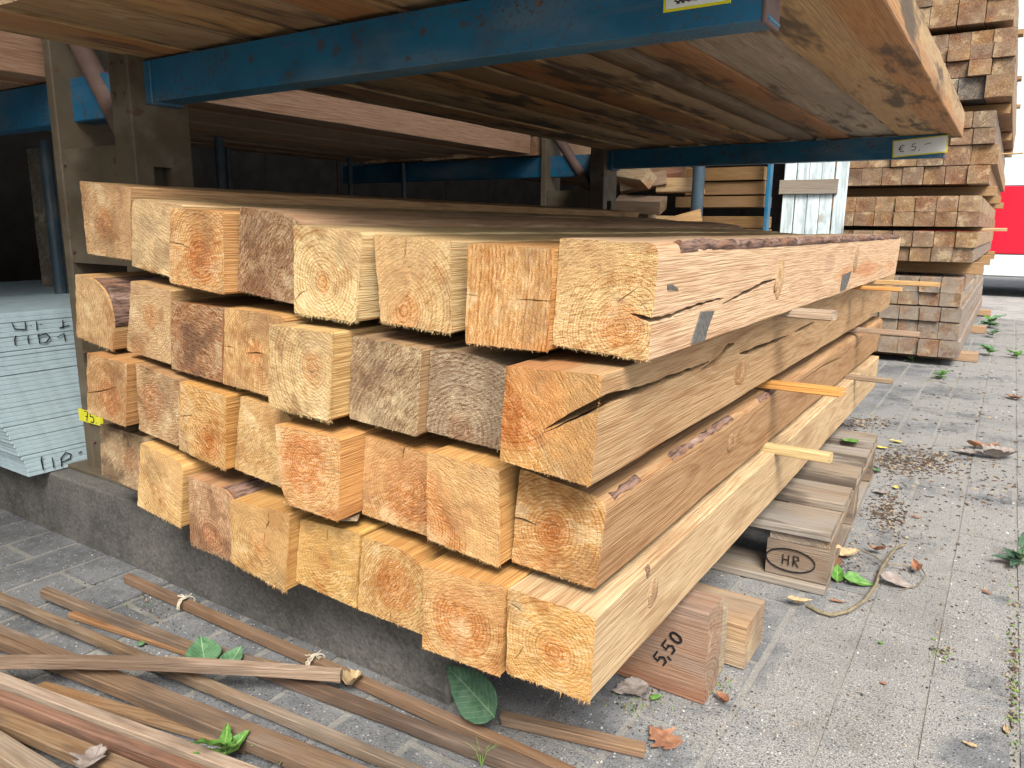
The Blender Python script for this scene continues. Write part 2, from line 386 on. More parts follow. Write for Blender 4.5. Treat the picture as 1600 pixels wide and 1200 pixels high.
def woodprops(o, pith=(0, 0, .005), tint=(.62, .42, .20), wood=(0., .05, 0.), mark=(0., .5, 0.), flank=(1., 1., 1.), tear=.45, ridge=(1., 0., 9.)):
    o['tear'] = float(tear); o['ridge'] = [float(v) for v in ridge]
    o['flank'] = [float(v) for v in flank]
    o['pith'] = [float(v) for v in pith]; o['tint'] = [float(v) for v in tint]; o['wood'] = [float(v) for v in wood]; o['mark'] = [float(v) for v in mark]
    return o
def stick_mesh(wd, h, L, seed, bow=(0, 0), amp=.001, twist=0.0):
    r = random.Random(seed); r2, r3 = r.uniform(-.35, .35), r.uniform(-.3, .3)
    ol = refine([(-wd / 2, 0), (wd / 2, 0), (wd / 2, h), (-wd / 2, h)], .02, .0018, r)
    return loft(ol, L, seed, None, amp, 2, .003, bow, twist=twist, front=lambda p: p.x * r2 + p.y * r3)
def plank(name, x0, x1, y0, y1, z0, z1, seed, axis='Y', parent=None, tint=(.5, .35, .2), grey=0.0, knots=.5, stain=0.0, heart=.03, rw=.006, amp=.0012, off=(0, 0), wane=(0, 0)):
    """A board filling a box; axis is the way its grain runs."""
    r = random.Random(seed)
    if axis == 'Y':
        hw = (x1 - x0) / 2; base = []
        base += [(-hw, wane[0] * .7), (-hw + wane[0] * .3, wane[0] * .25), (-hw + wane[0], 0)] if wane[0] else [(-hw, 0)]
        base += [(hw - wane[1], 0), (hw - wane[1] * .3, wane[1] * .25), (hw, wane[1] * .7)] if wane[1] else [(hw, 0)]
        ol = refine(base + [(hw, z1 - z0), (-hw, z1 - z0)], .03, .002, r)
        me = loft(ol, y1 - y0, seed, max(3, int((y1 - y0) / .2)), amp, 2, .001); loc = ((x0 + x1) / 2, y0, z0); rot = (0, 0, 0)
    else:
        ol = refine([(-(y1 - y0) / 2, 0), ((y1 - y0) / 2, 0), ((y1 - y0) / 2, z1 - z0), (-(y1 - y0) / 2, z1 - z0)], .03, .002, r)
        me = loft(ol, x1 - x0, seed, max(3, int((x1 - x0) / .2)), amp, 2, .001); loc = (x1, (y0 + y1) / 2, z0); rot = (0, 0, math.pi / 2)
    o = link(name, me, TIMBER, parent, loc, rot)
    return woodprops(o, (r.uniform(-.1, .1), r.uniform(-.12, .0), rw), tint, (grey, heart, r.uniform(-1, 1)), (stain, knots, seed % 97 + .37))

# ------------------------------------------------------------------ ground
gm = bpy.data.meshes.new('ground'); gm.from_pydata([(-150, -150, G - .012), (150, -150, G - .012), (150, 150, G - .012), (-150, 150, G - .012)], [], [(0, 1, 2, 3)])
tag(link('ground', gm, GROUND), 'grey concrete yard running back past the timber stacks', None, kind='structure')
pav = mesh('pavement', [(-3.6, .1, G - .0026), (2.4, .1, G - .0026), (2.4, 9.4, G - .0026), (-3.6, 9.4, G - .0026)], [(0, 1, 2, 3)])
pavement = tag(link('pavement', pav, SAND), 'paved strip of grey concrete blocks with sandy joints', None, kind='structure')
PW, PL, JT = .15, .30, .010
def paver_mesh(seed):
    r = random.Random(seed); a, b = PW / 2 - JT / 2, PL / 2 - JT / 2
    bm = bmesh.new(); bmesh.ops.create_cube(bm, size=1.0)
    for v in bm.verts: v.co = Vector((v.co.x * 2 * a + r.uniform(-.0015, .0015), v.co.y * 2 * b + r.uniform(-.0015, .0015), v.co.z * .05 - .025))
    bmesh.ops.bevel(bm, geom=[e for e in bm.edges if all(v.co.z > -.01 for v in e.verts)], offset=.0035, segments=2, affect='EDGES')
    me = bpy.data.meshes.new('brick'); bm.to_mesh(me); bm.free()
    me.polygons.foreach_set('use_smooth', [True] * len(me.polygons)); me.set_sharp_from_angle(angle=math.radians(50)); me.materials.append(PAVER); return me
paver_shapes = [paver_mesh(i) for i in range(8)]
slots = []
for i in range(-12, 29):
    for j in range(-3, 29):
        x = -1.99 + PW * i + PW / 2; y = .897 + PL * j + (PL / 2 if i % 2 == 0 else PL)
        c = RW.T @ np.array([x, y, G])
        vis = c[2] > .1 and -60 < CX + F_PX * c[0] / c[2] < 1660 and 500 < CY + F_PX * c[1] / c[2] < 1290
        hidden = (-3.6 < x < -.62 and y > 1.12)
        if y < .25 or y > 9.3 or x > 2.3 or x < -3.5: continue
        size = (F_PX / c[2]) ** 2 if c[2] > .1 else 0
        slots.append((vis and not hidden, size, x, y))
rp = random.Random(5)
slots.sort(key=lambda s: (not s[0], -s[1]))
rest = bmesh.new()
for k, (vis, size, x, y) in enumerate(slots):
    fl_ = .35 if x > -.8 else 1.0; z = G + rp.uniform(-.0018, .0012) * fl_; rz = rp.uniform(-.008, .008)
    me = paver_shapes[rp.randrange(8)]
    if vis and k < 290:
        link('brick', me, None, pavement, (x, y, z), (rp.uniform(-.006, .006) * fl_, rp.uniform(-.006, .006) * fl_, rz))
    else:
        t0 = len(rest.verts); rest.from_mesh(me); rest.verts.ensure_lookup_table()
        for v in rest.verts[t0:]: v.co = Vector((v.co.x + x, v.co.y + y, v.co.z + z))
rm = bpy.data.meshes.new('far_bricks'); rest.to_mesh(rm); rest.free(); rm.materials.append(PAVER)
ro = link('far_bricks', rm, None, pavement); ro['kind'] = 'stuff'

# ------------------------------------------------------------------ footing of the rack
fv = []
fm = bevel_box(-3.5, -.80, 1.02, 1.62, G - .05, -.712, .006, 2)
bm = bmesh.new(); bm.from_mesh(fm); bmesh.ops.subdivide_edges(bm, edges=bm.edges[:], cuts=12, use_grid_fill=True)
for v in bm.verts: v.co += Vector((noise.noise(v.co * 9), noise.noise(v.co * 9 + Vector((7, 0, 0))), noise.noise(v.co * 9 + Vector((0, 9, 0))))) * .003
bm.to_mesh(fm); bm.free()
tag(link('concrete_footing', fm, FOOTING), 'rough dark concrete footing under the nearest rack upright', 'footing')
fm2 = bevel_box(-3.5, -.95, 3.5, 4.05, G - .05, -.712, .006, 2)
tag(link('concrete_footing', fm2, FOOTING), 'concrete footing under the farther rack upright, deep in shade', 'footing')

# ------------------------------------------------------------------ rack uprights with their arms
def rack_upright(y, label, armtint, tagfn=None, reach=-.33, zt=.383, zb=.287):
    root = empty('rack_upright', (-2.0, y, -.712)); tag(root, label, 'rack', 'rack uprights')
    off = Vector(root.location)
    def part(name, me, mat, par=root):
        o = link(name, me, mat, par)
        if par is root: me.transform(Matrix.Translation(-off))
        else: me.transform(Matrix.Translation(-off))
        return o
    T = 1.6
    # inner leg: hollow section, its aisle face pierced by square arm holes
    legm = bevel_box(-1.900, -1.818, y, y + .158, -.712, T, .004, 2)
    holes = [bevel_box(-1.86, -1.79, y + .047, y + .099, z0, z0 + .075, 0) for z0 in (.060, -.24, .62, .92)]
    part('inner_leg', cut(legm, holes), OLIVE)
    part('outer_leg', bevel_box(-2.200, -2.166, y, y + .158, -.712, T, .004, 2), OLIVE)
    for z0, z1 in ((-.712, -.395), (-.112, .187), (.52, .80), (1.1, T)):
        part('batten_plate', bevel_box(-2.167, -1.899, y + .004, y + .012, z0, z1, .001), OLIVE)
        part('batten_plate', bevel_box(-2.167, -1.899, y + .146, y + .154, z0, z1 , .001), OLIVE)
    d = tube([(-2.155, y + .06, .50), (-1.915, y + .05, .195)], .027, 14)
    part('diagonal_brace', d, RUST)
    part('foot_plate', bevel_box(-2.26, -1.76, y - .03, y + .19, -.712, -.700, .002), OLIVE)
    # aisle arm: channel section, web towards the camera
    web = bevel_box(-1.818, reach, y + .047, y + .054, zb, zt, .0012)
    lip = bevel_box(-1.818, reach + .004, y + .0535, y + .118, zb + .0015, zb + .0085, .002)
    lip2 = bevel_box(-1.818, reach + .004, y + .0535, y + .118, zt - .0085, zt - .0015, .002)
    arm = part('arm', join_meshes([web, lip, lip2]), BLUE); arm['label'] = armtint
    part('end_plate', bevel_box(-1.8175, -1.790, y + .040, y + .125, zb - .006, zt - .002, .002), BLUE)
    b = tube([(-.70, y + .043, .358), (-.70, y + .050, .358)], .0055, 10); part('bolt', b, RUST, arm)
    part('arm_stop', bevel_box(reach - .004, reach + .002, y + .045, y + .119, zb - .004, zt - .012, .0015), RUST, arm)
    for zz in (.30, .37):
        for xx in (-1.88, -1.84): part('bolt', tube([(xx, y - .007, zz), (xx, y + .002, zz)], .008, 6), RUST)
    for zz in (-.36, -.50, -.62, -.08, .15):
        for xx in (-2.15, -1.915): part('bolt', tube([(xx, y - .002, zz), (xx, y + .006, zz)], .007, 6), RUST)
    # arm on the far side, entering between the legs
    wl = bevel_box(-3.75, -1.902, y + .047, y + .110, .262, .374, .003)
    part('arm', wl, BLUE)
    return root, part, arm
U1, part1, arm1 = rack_upright(1.10, 'olive steel rack upright nearest the camera, with blue arm over the beams', 'blue painted arm, rust-flecked')
U2, part2, arm2 = rack_upright(3.65, 'olive steel rack upright farther back, its blue arm in shade with a small price label', 'blue arm in shade', reach=-.285, zt=.388, zb=.296)
# labels on the arms and the upright
def at_arm(px, py, Y): return atY(px, py, Y)
yA = 1.10 + .0455
a, b = atY(1036, 20, yA), atY(1142, -2, yA)
part1('price_label', bevel_box(a.x, b.x, yA - .0003, yA + .0015, a.z, a.z + .07, .0003), YELLOW, arm1)
part1('price_label', bevel_box(a.x + .004, b.x - .004, yA - .0008, yA + .001, a.z + .004, a.z + .066, .0002), PAPER, arm1)
rs = random.Random(3)
scr = [[(.02 + .05 * t / 40 + .006 * math.sin(t * 2.1), .012 + .0016 * t / 40 + .0035 * math.sin(t * 3.3 + k)) for t in range(40)] for k in range(2)]
part1('scribble', ribbon(scr, (a.x, yA - .0012, a.z), (1, 0, 0), (0, 0, 1), .0009, .0003), DARKGREY, arm1)
yB = 3.65 + .0455
a, b = atY(1394, 247, yB), atY(1459, 219, yB); dz = .019
pl = bevel_box(0, .205, -.0015, 0, 0, .070, .0003); pl.transform(Matrix.Translation((a.x, yB, a.z + .001)) @ Matrix.Rotation(-.07, 4, 'Y'))
part2('price_label', pl, YELLOW, arm2)
pl = bevel_box(.005, .200, -.002, -.0005, .005, .066, .0003); pl.transform(Matrix.Translation((a.x, yB, a.z + .001)) @ Matrix.Rotation(-.07, 4, 'Y'))
part2('price_label', pl, PAPER, arm2)
euro = [[(.043, .040), (.036, .044), (.028, .040), (.025, .030), (.029, .020), (.037, .017), (.043, .021)], [(.021, .033), (.038, .034)], [(.021, .027), (.036, .028)],
        [(.085, .045), (.072, .044), (.071, .034), (.082, .034), (.087, .027), (.082, .019), (.070, .020)], [(.101, .022), (.099, .013)], [(.118, .038), (.142, .042)]]
part2('price_writing', ribbon(euro, (a.x + .0, yB - .0025, a.z + .004), (1, 0, .07), (0, 0, 1), .0032, .0004), BLACK, arm2)
a, b = atY(123, 636, 1.10), atY(160, 668, 1.10)
part1('price_label', bevel_box(a.x, b.x, 1.0975, 1.1045, b.z + .004, a.z - .004, .0003), YELLOW)
sev = [[(0, .03), (.018, .031), (.008, 0)], [(.003, .015), (.016, .016)], [(.046, .031), (.031, .030), (.029, .018), (.041, .019), (.046, .010), (.040, .001), (.028, .002)], [(.056, .002), (.057, .004)]]
part1('price_writing', ribbon(sev, (a.x + .034, 1.0970, b.z + .0075), (1.05, 0, 0), (0, 0, .95), .0042, .0004), BLACK)

# ------------------------------------------------------------------ the stack of heavy beams
# end-face corners (top left, top right, bottom right, bottom left), measured on the photograph and carried to the plane of each end
Q = {
 1: [((124,283),(201,292.5),(205,406),(136.5,395.6)),((206,310),(263.5,321),(263,437),(206,415)),((265,324),(348,332),(351,460),(265,442)),((376,324),(457,338),(457,476),(371,454)),
     ((459,352),(566,364),(556,504),(459,489)),((584,367),(702,377),(705.5,521.5),(594,503)),((730,379),(868,388),(856,550),(726,537)),((874,372),(1029.5,381),(1012.6,565.4),(862,538))],
 2: [((117,428),(180,443),(177,548),(120,525)),((204,439),(266.6,450.6),(266.6,569),(199,547)),((268,471),(349,481),(346,597.4),(268,575.5)),((351,481),(424,491),(418.5,621),(349,599)),
     ((420,508),(520,520),(516,660),(420,633)),((550,525),(660,545),(651.5,682),(545,653)),((672,545),(788,560),(781,705),(667,673)),((790,562),(940,584),(923,761),(781.4,719))],
 3: [((135,542),(197.4,560),(196,666.6),(136.7,644.7)),((211,567),(278.4,592),(278.4,697),(217.7,671.7)),((280,596),(352.7,614),(352.7,736),(280,702)),((376,619),(445,646),(439,764),(366,732.4)),
     ((430,663),(532,686),(528,815),(439,785)),((570,680),(666,708),(666,837),(565,803)),((668,707),(781,729),(779.7,886),(666.7,842)),((813,732),(948.5,783),(931.6,921.5),(798,877.6))],
 4: [((156,662),(216,681),(213.7,769),(158.4,740.8)),((220,692),(287,724.5),(283,826),(214.8,789.5)),((292.8,744),(359,768),(362,877),(298,850)),((359.5,781),(452.7,803),(446,925),(361.7,878.7)),
     ((469,811.5),(563,833),(555.6,950),(461.3,908)),((565.4,837.5),(662,870),(660,991),(559,952)),((661.6,884),(791.5,918),(780,1058),(660,1012.6)),((793,909.7),(930,957),(921.5,1098.7),(790,1051.4))]}
YE = {1: [.89, .95, .885, .925, .895, .93, .915, .925], 2: [.90, .905, .90, .915, .865, .90, .955, .87],
      3: [.865, .905, .88, .925, .865, .935, .90, .93], 4: [.93, .87, .905, .865, .90, .925, .87, .895]}
FAR = {1: [3.5, 3.55, 3.48, 3.52, 3.5, 3.46, 3.5, 3.44], 2: [3.7, 3.6, 3.75, 3.7, 3.65, 3.72, 3.75, 3.80], 3: [3.6, 3.7, 3.62, 3.66, 3.7, 3.6, 3.65, 3.68], 4: [3.6, 3.64, 3.58, 3.62, 3.6, 3.55, 3.6, 3.60]}
# tint, pith (fractions of half size), ring mm, grey, heart, saw angle, stain, knots
LK = {
 (1,1): ((.60,.40,.20), (-.15,-.05), 4.5, .05, .03, .3, .15, .2), (1,2): ((.72,.55,.29), (.9,1.3), 6, .10, .02, -.5, .15, .2), (1,3): ((.60,.35,.14), (.25,-.25), 6.5, .0, .04, .2, .0, .1),
 (1,4): ((.45,.28,.15), (.4,.2), 7, .15, .0, .8, .15, .1), (1,5): ((.76,.59,.30), (-.1,-.15), 6.5, .0, .015, -.6, .10, .1), (1,6): ((.72,.52,.25), (-.2,-.6), 6.5, .0, .03, .7, .05, .2),
 (1,7): ((.64,.37,.14), (-9.0,.6), 7, .0, .0, 1.4, .0, .0), (1,8): ((.74,.53,.25), (.45,-.45), 5, .0, .03, .25, .0, .0),
 (2,1): ((.64,.44,.22), (-2.2,-.4), 6, .05, .02, 1.2, .05, .4), (2,2): ((.56,.40,.21), (.05,.1), 5, .10, .02, .1, .05, .1), (2,3): ((.47,.31,.16), (.2,-.1), 7, .22, .10, -.3, .35, .2),
 (2,4): ((.62,.40,.17), (.15,.05), 5, .05, .02, 1.5, .1, .1), (2,5): ((.73,.55,.27), (.4,.1), 6.5, .03, .02, -.4, .22, .5), (2,6): ((.47,.34,.19), (1.4,-1.5), 6, .30, .03, .9, .25, .0),
 (2,7): ((.43,.33,.21), (-.35,-.75), 8, .38, .02, .4, .15, .0), (2,8): ((.63,.37,.13), (-.9,.5), 5, .0, .09, -.9, .0, .2),
 (3,1): ((.56,.34,.15), (.2,-.3), 5, .05, .04, .9, .1, .4), (3,2): ((.52,.34,.17), (-.2,.1), 5, .15, .035, .2, .2, .1), (3,3): ((.62,.38,.14), (.2,-.55), 6, .0, .03, -.6, .0, .1),
 (3,4): ((.68,.46,.20), (1.7,.8), 5, .0, .02, .5, .0, .1), (3,5): ((.66,.40,.17), (-.1,.15), 5, .0, .052, .2, .05, .3), (3,6): ((.60,.36,.15), (.35,-.05), 6, .0, .06, .6, .1, .4),
 (3,7): ((.66,.43,.18), (-1.3,-.6), 6, .0, .10, -.3, .05, .6), (3,8): ((.57,.33,.12), (-.05,.0), 6, .0, .025, .15, .0, .0),
 (4,1): ((.50,.36,.20), (.1,.1), 4, .30, .03, .7, .45, .0), (4,2): ((.70,.48,.21), (1.4,1.6), 8, .0, .02, -.7, .05, .1), (4,3): ((.50,.31,.17), (-.1,-.5), 6, .12, .03, 1.3, .25, .2),
 (4,4): ((.68,.45,.18), (.05,.0), 6, .0, .02, -.6, .05, .1), (4,5): ((.70,.46,.16), (-.1,-.15), 6, .0, .02, .35, .0, .3), (4,6): ((.66,.43,.17), (-.05,-.05), 5, .0, .045, .9, .0, .0),
 (4,7): ((.70,.44,.18), (-.05,.0), 6, .0, .055, .3, .0, .0), (4,8): ((.68,.42,.15), (.1,.0), 6, .0, .02, .1, .02, .0)}
WANE = {(2,1): ('TR', .62, .70, True), (2,7): ('TR', .62, .52, False), (1,8): ('TR', .10, .10, True), (3,8): ('TR', .16, .10, True), (4,3): ('TR', .30, .22, True), (4,6): ('TR', .48, .50, False),
        (3,5): ('BL', .18, .40, False), (1,2): ('TL', .22, .10, False), (2,4): ('TR', .2, .06, False), (1,4): ('TR', .35, .12, False), (3,4): ('TR', .2, .15, False), (4,2): ('TR', .22, .14, False)}
ROWN = {1: 'top row', 2: 'second row down', 3: 'third row down', 4: 'bottom row'}
ORD = ['first', 'second', 'third', 'fourth', 'fifth', 'sixth', 'seventh', 'eighth']
LOOK = {
 (1,1): 'tan sawn beam, small oval rings', (1,2): 'pale rough-sawn beam with diagonal saw marks', (1,3): 'orange-brown beam with round rings', (1,4): 'reddish-brown coarse beam end',
 (1,5): 'pale yellow beam with wide round rings', (1,6): 'pale beam with a split and a diagonal ridge', (1,7): 'orange beam with upright straight grain', (1,8): 'yellow fuzzy-sawn corner beam with bark along its edge',
 (2,1): 'half-round beam with reddish bark', (2,2): 'dull tan beam with faint rings', (2,3): 'dark brown furry beam end', (2,4): 'orange beam with a split through its upright pith',
 (2,5): 'pale cream beam with grey stains', (2,6): 'brown-grey coarse beam end', (2,7): 'grey round-shouldered beam with big rings', (2,8): 'orange corner beam with a long open crack',
 (3,1): 'brown beam with a dark knot', (3,2): 'dull brown beam with a blurred heart', (3,3): 'golden beam with curved rings low down', (3,4): 'golden beam set back behind its neighbour',
 (3,5): 'beam with a reddish heart and pale rounded flank', (3,6): 'orange-brown beam with a pale patch', (3,7): 'two-tone orange and yellow beam with a knot', (3,8): 'golden-brown corner beam with dark round rings',
 (4,1): 'grey-stained beam', (4,2): 'golden beam with sloping saw lines', (4,3): 'reddish beam with bark on its shoulder', (4,4): 'golden beam with a short crooked crack',
 (4,5): 'yellow beam with a small dark plug', (4,6): 'round-shouldered golden beam with large rings', (4,7): 'orange beam with round rings', (4,8): 'orange corner beam with rings, lowest at the aisle'}
# settle the end planes so that each beam clears its neighbour, then carry the corners to them
def slope(px, py): v = ray(px, py); return v[0] / v[1]
for r in Q:
    rat = []
    for i in range(7):
        A, B = Q[r][i], Q[r][i + 1]
        rat.append(min(slope(*A[1]) / slope(*B[0]), slope(*A[2]) / slope(*B[3])))
    for _ in range(400):
        for i in range(7):
            lim = YE[r][i] * rat[i]
            if YE[r][i + 1] > lim: d = (YE[r][i + 1] - lim) * .5; YE[r][i + 1] -= d; YE[r][i] += d
quads = {}
for r in Q:
    for i, q in enumerate(Q[r]):
        quads[r, i + 1] = [Vector((p.x, p.z)) for p in (atY(*c, YE[r][i]) for c in q)]
for r in Q:
    for i in range(1, 8):
        A, B = quads[r, i], quads[r, i + 1]
        for ka, kb in ((1, 0), (2, 3)):
            gap = B[kb].x - A[ka].x
            if gap < .0015: m_ = (A[ka].x + B[kb].x) / 2; A[ka].x = m_ - .0008; B[kb].x = m_ + .0008
            elif Q[r][i][kb][0] - Q[r][i - 1][ka][0] < 7: A[ka].x = B[kb].x - .0015     # its flank is hidden by the neighbour that stands out
for r in (1, 2, 3):
    for i in range(1, 9):
        T = quads[r + 1, i]
        for k in (0, 1):
            lows = []
            for j in range(1, 9):
                A = quads[r, j]
                if A[3].x - .03 <= T[k].x <= A[2].x + .03:
                    t = (T[k].x - A[3].x) / (A[2].x - A[3].x); lows.append(A[3].y + (A[2].y - A[3].y) * min(1, max(0, t)))
            if lows and T[k].y > min(lows) - .017: T[k].y = min(lows) - .017

def wane_outline(q, spec, rnd):
    """Replace one corner of a quad with a rounded shoulder; returns outline and the arc."""
    idx = {'TL': 0, 'TR': 1, 'BR': 2, 'BL': 3}[spec[0]]
    P = [Vector(v) for v in q]; c = P[idx]; prev = P[idx - 1]; nxt = P[(idx + 1) % 4]
    a = c.lerp(prev, spec[1]); b = c.lerp(nxt, spec[2]); arc = []
    for k in range(9):
        t = k / 8; arc.append((1 - t) ** 2 * a + 2 * t * (1 - t) * (c.lerp((a + b) / 2, .18)) + t * t * b)
    out = [P[0], P[1], P[2], P[3]]; res = []
    for k in range(4):
        if k == idx: res += arc
        else: res.append(out[k])
    return res, arc
def bark_strip(arc, y0, y1, seed, thick=.004, full=True):
    n = len(arc); vs = []; fs = []; ys = [y0 + (y1 - y0) * k / int((y1 - y0) / .018) for k in range(int((y1 - y0) / .018) + 1)]
    c = (arc[0] + arc[-1]) / 2; mid = arc[n // 2]; out = (mid - c).normalized()
    for y in ys:
        e0 = .04 + .22 * abs(noise.noise(Vector((seed, y * (7 if full else 30), 0)))) * (0.4 if full else 1.5) + (0 if full else .15); e1 = 1 - .04 - .22 * abs(noise.noise(Vector((seed + 9, y * (7 if full else 34), 0)))) * (0.4 if full else 1.5) - (0 if full else .15)
        for k in range(n):
            t = (e0 + (e1 - e0) * k / (n - 1)) * (n - 1); i = min(n - 2, int(t)); p = arc[i].lerp(arc[i + 1], t - i)
            edge = min(k, n - 1 - k) / 2.0
            h = thick * min(1, .25 + edge) + thick * noise.noise(Vector((p.x * 70 + seed, y * 26, p.y * 70))) + .002 * noise.noise(Vector((p.x * 200 + seed, y * 90, p.y * 200)))
            h = max(h, .0006); q = p + out * h; vs.append((q.x, y, q.y))
        for k in range(n):
            t = (e0 + (e1 - e0) * k / (n - 1)) * (n - 1); i = min(n - 2, int(t)); p = arc[i].lerp(arc[i + 1], t - i) - out * .004; vs.append((p.x, y, p.y))
    W = 2 * n
    for j in range(len(ys) - 1):
        a, b = j * W, (j + 1) * W
        for k in range(n - 1): fs.append((a + k, a + k + 1, b + k + 1, b + k)); fs.append((a + n + k, b + n + k, b + n + k + 1, a + n + k + 1))
        fs.append((a, b, b + n, a + n)); fs.append((a + n - 1, a + W - 1, b + W - 1, b + n - 1))
    for a in (0, (len(ys) - 1) * W): fs += [(a + k, a + k + 1, a + n + k + 1, a + n + k) for k in range(n - 1)]
    return mesh('bark', vs, fs, 60)
def wedge(P, width, normal_, across, depth):
    """Closed crack-shaped cutter along points P; width list; normal points out of the wood."""
    vs = []; fs = []; K = len(P); normal = normal_
    for i, p in enumerate(P):
        if isinstance(normal_, list): normal = normal_[i]; across = Vector((-normal.z, 0, normal.x))
        wv = width[i] / 2; d = depth[i] if isinstance(depth, (list, tuple)) else depth
        vs += [p + across * wv + normal * .006, p - across * wv + normal * .006, p - across * wv * .7 - normal * d * .5, p - normal * d, p + across * wv * .7 - normal * d * .5]
    for i in range(K - 1):
        for k in range(5): fs.append((i * 5 + k, i * 5 + (k + 1) % 5, i * 5 + 5 + (k + 1) % 5, i * 5 + 5 + k))
    fs += [(0, 1, 2, 3, 4), tuple((K - 1) * 5 + k for k in (4, 3, 2, 1, 0))]
    return mesh('wedge', vs, fs)
def wiggle(a, b, n, amp, seed):
    r = random.Random(seed); out = []
    for k in range(n + 1):
        t = k / n; p = Vector(a).lerp(Vector(b), t); out.append(p + Vector((0, r.uniform(-amp, amp))) * (1 if 0 < k < n else 0))
    return out
def side_pt(px, q):
    xs = (q[1].x + q[2].x) / 2
    for _ in range(5):
        P = atX(*px, xs); t = (q[1].y - P.z) / (q[1].y - q[2].y); xs = q[1].x + (q[2].x - q[1].x) * t
    return P
def end_crack(o, pts, wmax, depth=.035, seed=0):
    """A drying check in the sawn end; pts in photograph pixels on the end plane."""
    Y = o; loc = pts
    P = [Vector((p.x, -.0, p.z)) for p in loc]; n = len(P); d = (P[-1] - P[0]).normalized(); ac = Vector((-d.z, 0, d.x))
    ws = [max(.0006, wmax * (math.sin(math.pi * (.12 + .84 * k / (n - 1))) if wmax < .0075 else min(1, .06 + .95 * (k / (n - 1)) ** 1.3))) for k in range(n)]
    return wedge(P, ws, Vector((0, -1, 0)), ac, depth)
ECR = {  # checks in the ends: (pixel polyline, widest mm)
 (2,8): [(((845,678),(868,668),(895,655),(915,644),(936,631)), 6.5)],
 (2,4): [(((352,541),(366,543)), 2.2), (((385,552),(402,551),(419,556)), 2.6), (((385,520),(386,545),(388,590)), 1.6)],
 (1,8): [(((985,490),(1000,496),(1016,503)), 4.0), (((965,472),(1000,447)), 1.3)],
 (1,6): [(((635,367),(634,390),(632,408)), 3.0)], (1,7): [(((806,467),(864,471)), 1.4), (((726,459),(748,462)), 1.2)],
 (1,3): [(((266,378),(285,382),(300,390)), 2.2)], (3,8): [(((800,808),(818,812),(841,823)), 4.5)], (4,8): [(((793,941),(806,949),(818,958)), 4.0), (((805,1030),(818,1010)), 1.2)],
 (4,4): [(((419,800),(420,815),(414,828)), 3.2), (((413,830),(413,850)), 1.4)], (4,6): [(((611,957),(610,965),(609,978)), 3.2), (((560,930),(600,962)), 1.5)],
 (3,6): [(((633,693),(630,710),(628,720)), 2.6)], (4,5): [(((513,826),(511,848)), 1.8)], (1,5): [(((459,470),(470,458),(482,452)), 1.8)], (3,1): [(((137,613),(155,612),(185,604)), 2.4)],
 (3,3): [(((281,650),(300,649)), 2.2)], (4,2): [(((225,790),(233,783)), 1.5)], (4,3): [(((295,803),(310,809)), 1.6)], (2,5): [(((463,520),(466,565)), 1.2), (((514,540),(515,615)), 1.0)],
 (2,3): [], (1,1): [], (4,7): [(((690,945),(740,950)), 1.0)], (2,6): []}
SCR = {  # checks along the aisle side: (pixel polyline, widest mm)
 (2,8): [(((931,633),(960,620),(1000,609),(1050,588),(1080,577),(1108,565)), 9.0), (((1092,580),(1120,562),(1136,542),(1147,536)), 5.0), (((1155,552),(1172,549),(1200,538),(1232,523)), 5.0), (((1240,519),(1258,511),(1273,503)), 4.5), (((1360,492),(1372,490),(1384,491)), 6.0)],
 (1,8): [(((1016,503),(1050,493),(1085,478),(1112,470),(1130,466)), 5.0), (((1128,476),(1165,457),(1195,442),(1215,435)), 3.5)],
 (3,8): [(((1260,590),(1290,570),(1318,557)), 3.0), (((1330,548),(1350,530)), 3.0)],
 (4,8): [(((1100,845),(1150,790)), 1.0)]}
beams = {}
